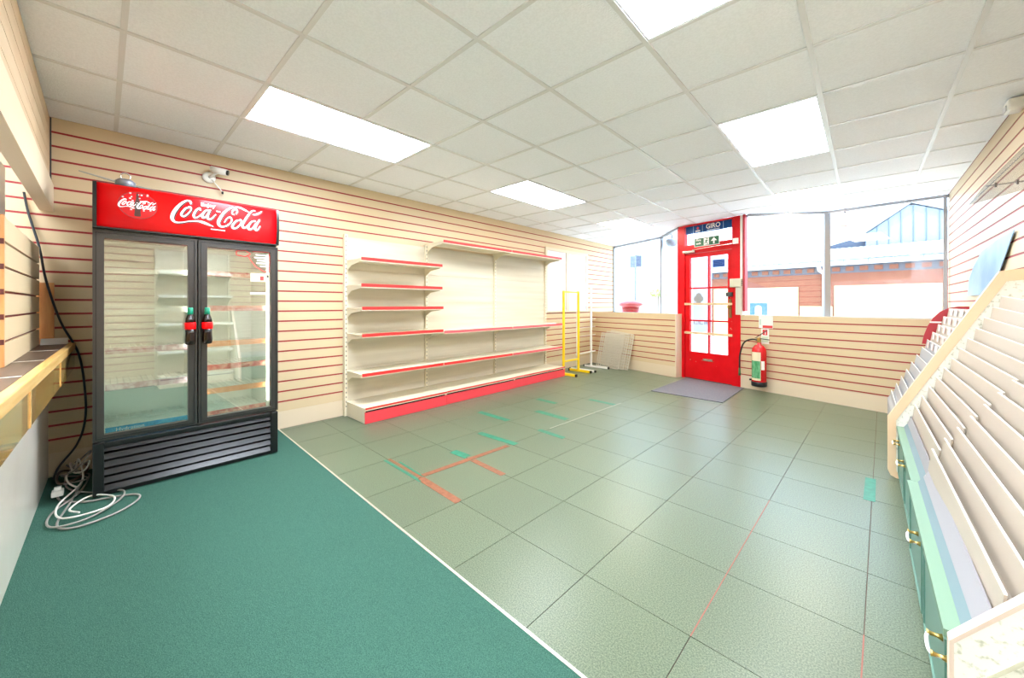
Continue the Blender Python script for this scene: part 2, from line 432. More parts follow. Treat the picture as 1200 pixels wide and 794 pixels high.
# ------------------------------------------------------------------ red entrance door with transom
dr = tag(bpy.data.objects.new('door_1', None), kind='structure'); COL.objects.link(dr)
D0, D1 = -.05, -.005
MB().fbox(1.925,2.06,-.07,.01,0,H-.004).build('jamb', doorred, dr)
MB().fbox(2.835,2.955,-.07,.01,0,H-.004).build('jamb', doorred, dr)
MB().fbox(2.06,2.835,-.07,.01,2.055,2.195).build('transom_rail', doorred, dr)
MB().fbox(2.06,2.835,-.07,.01,H-.03,H-.004).build('head', doorred, dr)
MB().fbox(2.064,2.145,D0,D1,.012,2.05).build('stile', doorred, dr)
MB().fbox(2.765,2.832,D0,D1,.012,2.05).build('stile', doorred, dr)
MB().fbox(2.145,2.765,D0,D1,1.985,2.05).build('top_rail', doorred, dr)
MB().fbox(2.145,2.765,D0,D1,.012,.445).build('bottom_panel', doorred, dr)
MB().fbox(2.45,2.474,D0,D1,.445,1.985).build('glazing_bar', doorred, dr)
for z in (.956,1.483):
    for a,b in ((2.145,2.45),(2.474,2.765)): MB().fbox(a,b,D0,D1,z-.012,z+.012).build('glazing_bar', doorred, dr)
for z0,z1 in ((.445,.944),(.968,1.471),(1.495,1.985)):
    for a,b in ((2.145,2.45),(2.474,2.765)): MB().fbox(a,b,-.03,-.025,z0,z1).build('pane', wglass, dr)
MB().fbox(2.06,2.835,-.035,-.03,2.195,2.39).build('transom_pane', wglass, dr)
for z in (1.226,.753): MB().fbox(2.06,2.84,D1,.018,z-.017,z+.017).build('push_bar', M('pale_brass', (222,190,150), .35), dr)
lb = MB().fbox(2.375,2.53,D1,.004,.325,.352).build('letter_plate', silver, dr)
MB().fbox(2.35,2.555,.004,.010,.318,.324).build('lip', silver, lb)
lk = MB().fbox(2.785,2.826,D1,.012,1.02,1.30).build('lock_plate', M('aged_brass', (150,110,70), .4, .6), dr)
MB().fbox(2.765,2.85,.0,.05,1.34,1.40).build('latch', darkg, dr)
MB().bar(fr(2.80,.0,1.18), fr(2.80,.055,1.18), .03).build('knob', brass, lk)
chips = MB()
for k in range(14):
    s_, z_ = random.choice([(random.uniform(2.77,2.83), random.uniform(.7,1.6)), (random.uniform(2.1,2.8), random.uniform(.03,.4))])
    chips.fbox(s_, s_+random.uniform(.004,.018), D1, D1+.0012, z_, z_+random.uniform(.004,.02))
tag(chips.build('paint_chips', M('chip_cream', (196,120,100), .7), dr), kind='stuff')
MB().fbox(2.06,2.84,D0,D1,.0,.012).build('threshold', darkg, dr)
# door frame neighbours
MB().fbox(2.955,2.985,-.06,.012,1.06,H-.004).build('white_lining', whitem, dr)
MB().fbox(2.992,3.022,-.06,.015,1.12,H-.004).build('red_batten', redpanel, dr)
MB().fbox(2.955,2.99,-.06,-.004,0,1.06).build('lower_lining', doorred, dr)
dc = thing('door_closer', 'silver door closer with folded arm on the red door', 'door closer', tuple(fr(2.45,.03,2.0)))
MB().fbox(2.05,2.26,.011,.055,2.062,2.10).build('body', silver, dc, bevel=.006)
MB().bar(fr(2.22,.04,2.105), fr(2.55,.075,2.115), .022, .008).build('arm', silver, dc)
MB().bar(fr(2.55,.075,2.115), fr(2.90,.03,2.13), .018, .008).build('arm', silver, dc)
MB().fbox(2.86,2.93,.011,.04,2.12,2.20).build('bracket', plas, dc)
trk = thing('lock_release_box', 'beige lock release box on the right door post with trunking below', 'door release', tuple(fr(2.9,.03,1.47)))
MB().fbox(2.825,2.985,.012,.062,1.475,1.60).build('housing', M('beige_box', (206,200,180), .4), trk, bevel=.006)
MB().fbox(2.905,2.985,.013,.045,1.068,1.474).build('trunking', M('trunking', (204,198,184), .4), trk)
for k in range(5): MB().fbox(2.988,2.996,.03,.05,1.49+.02*k,1.50+.02*k).build('terminal', darkg, trk)
# signs above the door
gs = thing('bank_transom_sign', 'navy blue glass transom sign lettered in white above the red door', 'sign', tuple(fr(2.45,-.02,2.38)))
MB().fbox(2.066,2.83,-.029,-.018,2.385,2.506).build('board', navy, gs)
for s_ in (2.20,2.355,2.69): MB().fbox(s_-.004,s_+.004,-.018,-.0165,2.39,2.504).build('rule', M('rule_blue', (130,170,206), .4), gs)
ff = lambda s0,o,z0: (lambda u,v: fr(s0+u,o,z0+v))
text('lettering', 'GIRO', .105, signwhite, gs, ff(2.53,-.0165,2.458), bold=.002, sx=.92)
for a in range(9): MB().fbox(2.43+.023*a,2.448+.023*a,-.018,-.0165,2.398,2.406).build('small_print', signwhite, gs)
for z in (2.402,2.418): MB().fbox(2.235,2.315,-.018,-.0165,z,z+.008).build('small_print', signwhite, gs)
MB().prism([fr(2.25,-.0178,2.46),fr(2.275,-.0178,2.435),fr(2.30,-.0178,2.46),fr(2.275,-.0178,2.485)], FN*.0015).build('emblem', stickerred, gs)
es = thing('fire_exit_sign', 'green fire exit sign with running figure and arrow over the red door', 'sign', tuple(fr(2.45,.02,2.15)))
MB().fbox(2.24,2.65,.012,.02,2.15,2.29).build('plate', signwhite, es)
MB().fbox(2.248,2.642,.02,.0215,2.158,2.282).build('face', signgreen, es)
text('lettering', 'Fire\nexit', .052, signwhite, es, ff(2.312,.0225,2.228), bold=.001)
MB().fbox(2.40,2.485,.0215,.0225,2.166,2.274).build('pictogram_field', signwhite, es)
m = MB(); o_ = .0232
for a,b,w in (((2.450,2.243),(2.440,2.215),.017),((2.440,2.215),(2.455,2.195),.011),((2.455,2.195),(2.466,2.172),.010),((2.440,2.215),(2.424,2.195),.011),((2.424,2.195),(2.410,2.190),.009),((2.448,2.24),(2.470,2.225),.008),((2.446,2.24),(2.424,2.228),.008)):
    m.bar(fr(a[0],o_,a[1]), fr(b[0],o_,b[1]), w, .001, up=tuple(FN))
m.prism([fr(2.455+.010*math.cos(t*.785),.0228,2.259+.010*math.sin(t*.785)) for t in range(8)], FN*.001)
m.build('running_figure', signgreen, es)
m = MB(); m.fbox(2.553,2.577,.0215,.0228,2.17,2.23)
m.prism([fr(2.515,.0216,2.215),fr(2.615,.0216,2.215),fr(2.565,.0216,2.270)], FN*.0012); m.build('arrow', signwhite, es)
# things stuck on the door glass
bp = tag(MB().fbox(2.52,2.71,-.0245,-.0235,1.80,1.92).build('notice', blueposter), 'small blue notice stuck on the top right door pane', 'notice')
for k in range(4): MB().fbox(2.535,2.69-.02*(k%2),-.0235,-.023,1.82+.024*k,1.83+.024*k).build('print_line', navy, bp)
cl = MB()
for a,b,r in ((2.25,1.31,.05),(2.32,1.31,.05),(2.285,1.35,.055),(2.285,1.27,.045)):
    cl.prism([fr(a+r*math.cos(t*.5236),-.0245+.0002*r,b+r*math.sin(t*.5236)) for t in range(12)], FN*.001)
tag(cl.build('cloud_sticker', skin), 'grey cloud-shaped sticker on the left door pane', 'sticker')
lt = MB()
for s_,w,h in ((2.20,.012,.07),(2.22,.05,.012),(2.285,.012,.07),(2.31,.012,.07),(2.325,.04,.012),(2.325,.03,.012),(2.38,.012,.07),(2.40,.012,.05),(2.42,.012,.07)):
    lt.fbox(s_,s_+w,-.0245,-.0235,.895,.895+h)
tag(lt.build('lettered_sticker', skin), 'grey reversed lettering stuck on the door pane above the lower bar', 'sticker')

# wall signs and extinguisher beside the door
sg = thing('extinguisher_notice', 'white extinguisher instruction plate with red band on the slatted dado', 'sign', tuple(fr(3.29,.005,.88)))
MB().fbox(3.205,3.385,.0015,.006,.885,1.06).build('plate', plas, sg); MB().fbox(3.255,3.38,.006,.0068,.89,.925).build('red_band', stickerred, sg)
MB().fbox(3.215,3.235,.006,.0068,.93,1.01).build('print_block', M('pale_print', (190,206,190), .5), sg)
sg = thing('extinguisher_symbol_sign', 'narrow white sign with red extinguisher symbol below the instruction plate', 'sign', tuple(fr(3.28,.005,.66)))
MB().fbox(3.235,3.335,.0015,.006,.665,.88).build('plate', plas, sg); MB().fbox(3.255,3.315,.006,.0068,.79,.865).build('symbol_field', stickerred, sg)
MB().fbox(3.285,3.295,.0068,.0074,.80,.85).build('symbol', signwhite, sg)
MB().fbox(3.245,3.325,.006,.0066,.69,.77).build('print_block', M('pale_green_print', (206,222,196), .5), sg)
ec = fr(3.255,.105,0)
ex = thing('fire_extinguisher', 'red fire extinguisher with green label hung on the dado beside the door', 'fire extinguisher', (ec.x,ec.y,.10))
MB().lathe([(.083,.10),(.088,.11),(.088,.56),(.08,.61),(.055,.645),(.028,.66),(.022,.70)], (ec.x,ec.y,0), 28).build('cylinder', extred, ex, smooth=True)
MB().lathe([(.090,.085),(.094,.09),(.094,.145),(.090,.15)], (ec.x,ec.y,0), 28).build('base_ring', blackm, ex, smooth=True)
def arc_plate(r, a0, a1, z0, z1, c, n=12):
    m = MB(); vs = []
    for k in range(n+1):
        a = a0+(a1-a0)*k/n
        for rr, z in ((r,z0),(r,z1)): vs.append((c.x+rr*math.cos(a), c.y+rr*math.sin(a), z))
    return m.add(vs, [(2*k,2*k+2,2*k+3,2*k+1) for k in range(n)])
arc_plate(.0895, math.radians(205), math.radians(292), .17, .56, ec).build('label', M('label_cream', (232,214,180), .4), ex)
arc_plate(.0905, math.radians(208), math.radians(289), .20, .44, ec).build('green_label', extgreen, ex)
arc_plate(.0905, math.radians(296), math.radians(325), .32, .44, ec).build('white_label', plas, ex)
hd = MB().lathe([(.024,.69),(.026,.70),(.026,.745),(.015,.755)], (ec.x,ec.y,0), 12).build('valve', brass, ex)
d_ = FD
MB().bar(Vector((ec.x,ec.y,.75))-d_*.05, Vector((ec.x,ec.y,.735))+d_*.13, .022, .008).build('lever', blackm, hd)
MB().bar(Vector((ec.x,ec.y,.765))-d_*.03, Vector((ec.x,ec.y,.86))+d_*.10, .018, .008).build('lever', blackm, hd)
e0 = Vector((ec.x,ec.y,0))
MB().tube([e0-d_*.02+Vector((0,0,.72)), e0-d_*.10+Vector((0,0,.725)), e0-d_*.20+Vector((0,0,.67)), e0-d_*.255+Vector((0,0,.50)), e0-d_*.262+Vector((0,0,.30))], .011, 8, smooth=6).build('hose', blackm, ex, smooth=True)
MB().tube([e0-d_*.262+Vector((0,0,.30)), e0-d_*.262+Vector((0,0,.19))], [.012,.017], 8).build('nozzle', M('nozzle_green', (60,104,60), .5), ex, smooth=True)
MB().bar(e0-d_*.13+Vector((0,0,.155)), e0+d_*.02-FN*.085+Vector((0,0,.155)), .03, .02).build('bracket', blackm, ex)

# door mat
mp_ = [(1.99,4.00),(2.90,3.965),(2.905,5.10),(2.03,5.34)]
tag(MB().prism([(x,y,.0005) for x,y in mp_], (0,0,.008)).build('door_mat', matm), 'dark grey mat on the floor inside the red door', 'mat')

# ------------------------------------------------------------------ floor tape
def tape(p, q, w, m, label, z=.0008):
    p = Vector((*p,z)); q = Vector((*q,z)); d = (q-p).normalized(); r = Vector((-d.y,d.x,0))*w/2
    j = [random.uniform(-.006,.006) for _ in range(6)]
    poly = [p-r+d*j[0], p+d*j[1], p+r+d*j[2], q+r+d*j[3], q+d*j[4], q-r+d*j[5]]
    o = MB().prism(poly, (0,0,.0008)).build('tape_strip', m)
    return tag(o, label, 'tape', 'tape strips on the vinyl floor')
tape((1.44,.275),(1.90,.262),.022,tapeo,'narrow pale orange tape strip between two green tapes near the carpet edge')
tape((1.44,.238),(1.95,.226),.020,tapeg,'thin green tape line alongside narrow orange tape near the carpet edge')
tape((1.55,.302),(1.88,.284),.016,tapeg,'short thin green tape line above the narrow orange tape')
tape((1.905,.255),(2.35,.233),.055,tapeo,'wide orange tape end nearest the carpet edge')
tape((1.885,.285),(1.935,1.12),.048,tapeo,'long orange tape strip joining the orange T marks',.0017)
tape((1.945,.712),(2.30,.690),.05,tapeo,'middle orange tape branch pointing away from the shelving')
tape((1.69,.718),(1.86,.727),.075,tapeg,'short broad green tape next to the middle orange branch')
tape((1.515,1.172),(1.97,1.19),.065,tapeg,'green tape strip touching the far end of long orange tape',.0026)
tape((.985,1.65),(1.45,1.64),.075,tapeg,'green tape strip closest to the red kick boards')
tape((1.44,2.125),(1.88,2.095),.085,tapeg,'green tape strip crossing the start of pale floor tape')
tape((1.87,1.63),(2.18,1.605),.06,tapeg,'green tape strip below the pale tape line')
tape((1.10,2.56),(1.41,2.545),.08,tapeg,'green tape strip in the row beyond, near the shelving')
tape((1.60,3.00),(1.98,2.98),.07,tapeg,'farthest green tape strip towards the doormat')
tape((1.93,1.72),(1.99,3.10),.02,tapew,'pale thin tape line running towards the doormat',.0035)
tape((4.205,1.99),(4.215,2.41),.055,tapeg,'turquoise tape patch on the floor beside the card racks')

# ------------------------------------------------------------------ drinks fridge
FX0, FX1, FY0, FY1, FT = .035, .63, -1.312, -.288, 1.985
fg = thing('drinks_fridge', 'black double glass door drinks fridge with red logo header', 'fridge', (.33,-.80,0))
MB().box(FX0,FX1,FY0,FY0+.03,.02,1.69).build('side_panel', darkfr, fg)
MB().box(FX0,FX1,FY1-.03,FY1,.02,1.69).build('side_panel', darkfr, fg)
MB().box(FX0,FX0+.02,FY0+.03,FY1-.03,.02,1.69).build('back_panel', liner, fg)
MB().box(FX0,FX1,FY0,FY1,1.692,1.70).build('top_panel', darkfr, fg)
MB().box(FX0+.02,FX1-.05,FY0+.03,FY1-.03,.335,.36).build('floor_panel', liner, fg)
MB().box(FX0+.02,FX1-.06,FY0+.03,FY0+.045,.36,1.69).build('liner', liner, fg)
MB().box(FX0+.02,FX1-.06,FY1-.045,FY1-.03,.36,1.69).build('liner', liner, fg)
MB().box(FX0+.02,FX1-.10,-.806,-.794,.36,1.69).build('divider', liner, fg)
MB().box(FX0+.02,FX1-.03,FY0+.03,FY1-.03,.06,.325).build('compressor_box', blackm, fg)
gr = MB().box(FX1-.02,FX1+.005,FY0+.032,FY1-.032,.015,.335).build('grille_back', blackm, fg)
for k in range(6):
    z = .052+.050*k
    if z < .33:
        MB().hexa([(FX1+.005,FY0+.05,z-.012),(FX1+.04,FY0+.05,z-.014),(FX1+.04,FY1-.05,z-.014),(FX1+.005,FY1-.05,z-.012),
                   (FX1+.005,FY0+.05,z+.028),(FX1+.022,FY0+.05,z+.016),(FX1+.022,FY1-.05,z+.016),(FX1+.005,FY1-.05,z+.028)]).build('grille_slat', M('grille_black', (34,33,35), .22), gr)
MB().box(FX1-.0,FX1+.045,FY0,FY0+.05,.015,.345).build('grille_post', blackm, fg, bevel=.004)
MB().box(FX1-.0,FX1+.045,FY1-.05,FY1,.015,.345).build('grille_post', blackm, fg, bevel=.004)
MB().box(FX1-.0,FX1+.038,FY0+.05,FY1-.05,.312,.345).build('grille_rail', blackm, fg, bevel=.004)
MB().box(FX1-.0,FX1+.03,FY0+.05,FY1-.05,.012,.034).build('grille_rail', blackm, fg)
for y in (FY0+.08, FY1-.08):
    for x in (FX0+.06, FX1-.05): MB().lathe([(.02,.009),(.02,.02)], (x,y,0), 10).build('foot', blackm, fg)
# doors
def fdoor(y0, y1, hy):
    d = MB()
    w = .05
    d.box(FX1+.004,FX1+.044,y0,y0+w,.358,1.684); d.box(FX1+.004,FX1+.044,y1-w,y1,.358,1.684)
    d.box(FX1+.004,FX1+.044,y0+w,y1-w,.358,.358+.038); d.box(FX1+.004,FX1+.044,y0+w,y1-w,1.684-.042,1.684)
    o = d.build('door', darkfr, fg)
    MB().box(FX1+.020,FX1+.026,y0+w,y1-w,.396,1.642).build('pane', fglass, o)
    for (a,b,c,e) in ((y0+.012,y0+.017,.37,1.675),(y1-.017,y1-.012,.37,1.675)):
        MB().box(FX1+.044,FX1+.0475,a,b,c,e).build('bead', blackm, o)
    for c in (.372,1.668): MB().box(FX1+.044,FX1+.0475,y0+.017,y1-.017,c,c+.005).build('bead', blackm, o)
    return o
dL = fdoor(FY0, -.804, 0); dR = fdoor(-.796, FY1, 0)
def handle(y, parent):
    x = FX1+.072; b = .935
    k = MB().lathe([(.020,b),(.028,b+.006),(.030,b+.03),(.0275,b+.08),(.030,b+.11)], (x,y,0), 18).build('bottle_handle', bottled, parent, smooth=True)
    MB().lathe([(.0305,b+.108),(.0325,b+.115),(.0325,b+.150),(.0305,b+.157)], (x,y,0), 18).build('bottle_label', coke, parent, smooth=True)
    MB().lathe([(.030,b+.157),(.026,b+.18),(.018,b+.208),(.0155,b+.22)], (x,y,0), 18).build('bottle_shoulder', bottled, parent, smooth=True)
    MB().lathe([(.017,b+.205),(.0165,b+.235),(.0155,b+.258),(.012,b+.262)], (x,y,0), 18).build('bottle_neck', bottleg, parent, smooth=True)
    MB().box(FX1+.044,FX1+.06,y-.008,y+.008,b+.02,b+.04).build('handle_mount', blackm, parent)
    MB().box(FX1+.044,FX1+.06,y-.008,y+.008,b+.215,b+.235).build('handle_mount', blackm, parent)
    return k
handle(-.845, dL); handle(-.750, dR)
# fridge shelves with printed strips
def wire_shelf(y0, y1, z, sm, xf=FX1-.085):
    m = MB()
    for y in [y0+(y1-y0)*k/14 for k in range(15)]: m.bar((FX0+.03,y,z),(xf,y,z),.004)
    for x in (FX0+.04,.25,.45,xf): m.bar((x,y0,z-.004),(x,y1,z-.004),.006)
    s = m.build('wire_shelf', plas, fg)
    MB().box(xf+.003,xf+.008,y0+.005,y1-.005,z-.022,z+.020).build('printed_strip', sm, s)
for z,s_ in ((1.452,strip_white),(1.186,strip_white),(.912,strip_mauve),(.672,strip_mauve),(.388,strip_blue)): wire_shelf(FY0+.05,-.81,z,s_)
for z,s_ in ((1.455,strip_pink),(1.19,strip_pink),(.92,orangem),(.74,strip_red),(.56,orangem),(.388,strip_red)): wire_shelf(-.79,FY1-.05,z,s_)
text('strip_lettering', 'Hydration', .034, signwhite, fg, lambda u,v: Vector((FX1-.0755, -1.14+u, .388+v)))
# stickers on right door
m = MB(); x = FX1+.0268
def outl(pts, w=.006, closed=False):
    P = [Vector((x, a, b)) for a,b in pts]; mm = MB(); n = len(P)
    for i in range(n if closed else n-1):
        mm.bar(P[i], P[(i+1)%n], w, .0008, up=(1,0,0))
    return mm
outl([(-.345,1.64),(-.345,1.48),(-.39,1.485),(-.44,1.52),(-.475,1.57),(-.49,1.60)]).build('red_outline_sticker', stickerred, dR)
outl([(-.345,1.64),(-.46,1.637)]).build('red_outline_sticker', stickerred, dR)
outl([(-.525+.045*math.cos(t)*(1+.12*math.cos(5*t)), 1.615+.022*math.sin(t)*(1+.12*math.cos(5*t))) for t in [k*.3142 for k in range(20)]], closed=True).build('red_cloud_sticker', stickerred, dR)
for k,(a,b) in enumerate(((-.44,-.37),(-.45,-.365),(-.43,-.365),(-.435,-.37),(-.41,-.37))):
    MB().box(x,x+.0006,a,b,1.608-.022*k,1.618-.022*k).build('sticker_print', signwhite, dR)
s_ = MB().box(x,x+.0008,-.475,-.345,1.40,1.465).build('price_card', M('card_cream', (236,218,176), .5), dR)
MB().box(x+.0008,x+.0012,-.41,-.385,1.41,1.445).build('card_mark', stickerred, s_); MB().box(x+.0008,x+.0012,-.365,-.35,1.435,1.455).build('card_mark', darkg, s_)
MB().box(x,x+.0008,-.475,-.355,1.30,1.315).build('white_strip', signwhite, dR)
# bulging header
HZ0, HZ1 = 1.702, 1.985
def hx(z):
    t = max(-1, min(1, (z-(HZ0+HZ1)/2)/((HZ1-HZ0)/2)))
    return .660+.045*math.sqrt(max(0,1-(t*.78)**2))
pr = [(hx(HZ0+(HZ1-HZ0)*k/16), HZ0+(HZ1-HZ0)*k/16) for k in range(17)]
hdr = MB().prism([(xx,FY0+.018,zz) for xx,zz in pr]+[(FX0+.08,FY0+.018,HZ1),(FX0+.08,FY0+.018,HZ0)], (0,FY1-FY0-.036,0)).build('header', coke, fg, smooth=False)
for p_ in hdr.data.polygons:
    if len(p_.vertices) == 4 and p_.normal.x > .2: p_.use_smooth = True
for y0,y1 in ((FY0,FY0+.018),(FY1-.018,FY1)):
    MB().prism([(xx+.006,y0,zz) for xx,zz in pr]+[(FX0+.08,y0,HZ1+.004),(FX0+.08,y0,HZ0-.003)], (0,y1-y0,0)).build('header_end', blackm, fg)
MB().box(.55,hx(HZ0)+.012,FY0,FY1,HZ0-.003,HZ0+.006).build('header_rail', blackm, fg)
LOGO = [[(-0.844,1.928,.0096),(-0.844,1.946,.0156),(-0.863,1.95,.0131),(-0.892,1.925,.0178),(-0.921,1.881,.0223),(-0.939,1.839,.0245),(-0.941,1.806,.0222),(-0.924,1.788,.0141),(-0.89,1.792,.0089),(-0.85,1.806,.0084),(-0.809,1.814,.0121),(-0.776,1.81,.0208),(-0.744,1.799,.016),(-0.714,1.788,.0019)],
[(-0.848,1.901,.0096),(-0.868,1.895,.0131),(-0.887,1.867,.0154),(-0.894,1.843,.0166),(-0.88,1.835,.0131),(-0.858,1.858,.0096),(-0.842,1.888,.0096),(-0.844,1.907,.012),(-0.858,1.906,.0096)],
[(-0.79,1.893,.0134),(-0.794,1.909,.0122),(-0.812,1.892,.0145),(-0.826,1.859,.0169),(-0.824,1.837,.0145),(-0.804,1.843,.0097),(-0.777,1.876,.0073)],
[(-0.736,1.902,.0111),(-0.757,1.899,.0123),(-0.776,1.87,.0159),(-0.778,1.845,.0159),(-0.76,1.851,.0123),(-0.74,1.89,.0111)],
[(-0.732,1.909,.0111),(-0.746,1.872,.0148),(-0.748,1.843,.0172),(-0.731,1.84,.0136),(-0.701,1.88,.0075)],
[(-0.698,1.904,.0087),(-0.674,1.903,.0088)],
[(-0.588,1.898,.009),(-0.602,1.902,.0102),(-0.6,1.924,.0102),(-0.583,1.939,.0103),(-0.57,1.93,.0103),(-0.579,1.902,.0077)],
[(-0.57,1.937,.0077),(-0.588,1.952,.0103),(-0.615,1.942,.014),(-0.649,1.906,.0177),(-0.675,1.858,.0226),(-0.686,1.821,.0238),(-0.674,1.797,.0176),(-0.643,1.802,.0127),(-0.615,1.829,.0115),(-0.606,1.856,.0115),(-0.615,1.874,.0102),(-0.635,1.86,.0089),(-0.65,1.829,.0088)],
[(-0.583,1.956,.0077),(-0.551,1.958,.013),(-0.522,1.946,.0144),(-0.497,1.935,.0053)],
[(-0.551,1.859,.0104),(-0.574,1.854,.0142),(-0.597,1.821,.0167),(-0.6,1.798,.0179),(-0.579,1.797,.0142),(-0.554,1.826,.0104),(-0.543,1.856,.0117),(-0.556,1.868,.0104)],
[(-0.452,1.952,.0066),(-0.477,1.944,.0119),(-0.509,1.893,.0157),(-0.535,1.838,.0169),(-0.536,1.811,.0182),(-0.519,1.81,.0131),(-0.501,1.834,.0079)],
[(-0.472,1.918,.0053),(-0.443,1.927,.0146),(-0.405,1.957,.002)],
[(-0.45,1.871,.012),(-0.477,1.862,.0132),(-0.499,1.828,.0171),(-0.498,1.802,.0171),(-0.474,1.81,.0132),(-0.45,1.854,.0106)],
[(-0.425,1.887,.012),(-0.446,1.843,.016),(-0.456,1.808,.0186),(-0.44,1.803,.0133),(-0.421,1.837,.0067)]]
def logo(name, mat, parent, off, tr=lambda y,z: (y,z), wk=1.0):
    m = MB()
    for st in LOGO:
        P = catmull([Vector(p) for p in st], 6)
        vs = []
        for i, p in enumerate(P):
            a, b = P[max(0,i-1)], P[min(len(P)-1,i+1)]; d = Vector((b.x-a.x, b.y-a.y)); d = d.normalized() if d.length > 0 else Vector((1,0))
            n = Vector((-d.y, d.x))*p.z*.5*wk
            for sgn in (1,-1):
                y, z = tr(p.x+n.x*sgn, p.y+n.y*sgn); vs.append((hx(z)+off, y, z))
        m.add(vs, [(2*i,2*i+1,2*i+3,2*i+2) for i in range(len(P)-1)])
    return m.build(name, mat, parent)
logo('logo_shadow', signgrey, hdr, .0012, lambda y,z: (y+.005, z-.006), .9)
logo('logo_script', signwhite, hdr, .0022, wk=.82)
text('logo_word', 'Enjoy', .036, signwhite, hdr, lambda u,v: Vector((hx(1.938+v)+.0015, -.745+u*1.05, 1.938+v)), bold=.001)
MB().add([(hx(1.768)+.0015,-.73,1.765),(hx(1.768)+.0015,-.645,1.765),(hx(1.772)+.0015,-.645,1.771),(hx(1.772)+.0015,-.73,1.771)], [(0,1,2,3)]).build('small_print', signwhite, hdr)
# round emblem
vs = []; ringn = 28
for k in range(ringn):
    a = 2*math.pi*k/ringn
    for r in (.0,.082,.087): vs.append((0,-1.11+r*1.04*math.cos(a), 1.868+r*math.sin(a)))
dk = MB(); 
for (ra,rb,nm,mt,of) in ((.0,.084,'emblem_disc',M('emblem_red',(198,20,26),.25),.0012),(.084,.088,'emblem_ring',M('emblem_dark',(120,24,26),.3),.0016)):
    m = MB(); v = []
    for k in range(ringn):
        a = 2*math.pi*k/ringn
        for q in range(7):
            r = ra+(rb-ra)*q/6; yy, zz = -1.11+r*1.06*math.cos(a), 1.868+r*math.sin(a); v.append((hx(zz)+of, yy, zz))
    m.add(v, [(k*7+q, ((k+1)%ringn)*7+q, ((k+1)%ringn)*7+q+1, k*7+q+1) for k in range(ringn) for q in range(6)]); m.build(nm, mt, hdr)
bprof = [(.012,1.795),(.016,1.80),(.0135,1.83),(.016,1.86),(.015,1.875),(.008,1.905),(.006,1.925),(.007,1.945)]
m = MB(); v = []
for r, z in bprof:
    for sgn in (-1,1): v.append((hx(z)+.0026, -1.112+sgn*r, z))
m.add(v, [(2*i,2*i+1,2*i+3,2*i+2) for i in range(len(bprof)-1)]); m.build('emblem_bottle', M('bottle_print', (70,30,22), .4), hdr)
logo('emblem_script', signwhite, hdr, .0034, lambda y,z: (-1.112+(y+.68)*.33, 1.872+(z-1.87)*.33), 1.15)
m = MB()
for k in range(26):
    a = random.uniform(0,6.28); r = random.uniform(.02,.085); yy, zz = -1.11+r*math.cos(a), min(1.955,1.88+r*math.sin(a)); q = random.uniform(.002,.005)
    m.add([(hx(zz)+.003,yy-q,zz-q),(hx(zz)+.003,yy+q,zz-q),(hx(zz)+.003,yy+q,zz+q),(hx(zz)+.003,yy-q,zz+q)], [(0,1,2,3)])
tag(m.build('emblem_droplets', M('drop_pink', (240,180,176), .4), hdr), kind='stuff')
MB().box(FX0+.08,hx(HZ1)-.004,FY0+.001,FY1-.001,HZ1+.0002,HZ1+.004).build('header_top', darkg, fg)
tube_m = Emit('fridge_tube', (250,250,244), 10.0)
MB().box(.56,FX1+.002,-.828,-.772,.36,1.69).build('mullion', darkfr, fg)
for y in (FY1-.050,-.836,-.764):
    MB().tube([(.575,y,.43),(.575,y,1.62)], .005, 10).build('light_tube', tube_m, fg, smooth=True)
# grey fan lying on the fridge
fan = thing('ceiling_fan', 'grey fan with long thin blades lying on top of the fridge', 'fan', (.60,-1.16,1.99))
MB().lathe([(.03,1.99),(.05,1.992),(.05,2.03),(.035,2.045),(.015,2.048)], (.60,-1.165,0), 18).build('hub', M('fan_grey', (128,130,138), .4, .3), fan, smooth=True)
MB().hexa([(.585,-1.21,2.022),(.62,-1.21,2.018),(.64,-1.37,2.042),(.60,-1.37,2.050),(.585,-1.21,2.030),(.62,-1.21,2.026),(.64,-1.37,2.048),(.60,-1.37,2.056)]).build('blade', M('fan_blade', (150,146,134), .5), fan)
MB().hexa([(.585,-1.12,2.014),(.62,-1.12,2.010),(.61,-.96,1.996),(.575,-.96,2.000),(.585,-1.12,2.020),(.62,-1.12,2.016),(.61,-.96,2.001),(.575,-.96,2.005)]).build('blade', bpy.data.materials['fan_blade'], fan)
MB().tube([(.60,-1.165+.024*math.cos(t*.524),2.066+.024*math.sin(t*.524)) for t in range(12)], .004, 6, closed=True).build('hanging_ring', chrome, fan, smooth=True)

# security camera on left wall
cc = thing('security_camera', 'small white security camera on the slatted wall above the fridge', 'camera', (.0,-.60,2.34))
MB().lathe([(.048,.0015),(.048,.012),(.03,.02)], (0,-.635,2.325), 18, axis='x').build('mount_plate', plas, cc, smooth=True)
MB().tube([(.02,-.635,2.325),(.06,-.61,2.345),(.085,-.585,2.365)], .011, 8).build('bracket_arm', plas, cc, smooth=True)
MB().tube([(.07,-.63,2.385),(.125,-.53,2.365)], .028, 14).build('body', plas, cc, smooth=True)
MB().tube([(.1255,-.529,2.365),(.131,-.519,2.363)], .022, 14).build('lens', blackm, cc, smooth=True)
MB().tube([(.02,-.62,2.31),(.04,-.575,2.25),(.03,-.545,2.215)], .004, 6, smooth=4).build('loose_wire', plas, cc, smooth=True)
MB().lathe([(.004,-.012),(.008,-.008),(.008,.008),(.004,.012)], (.03,-.543,2.207), 8).build('wire_plug', blackm, cc)

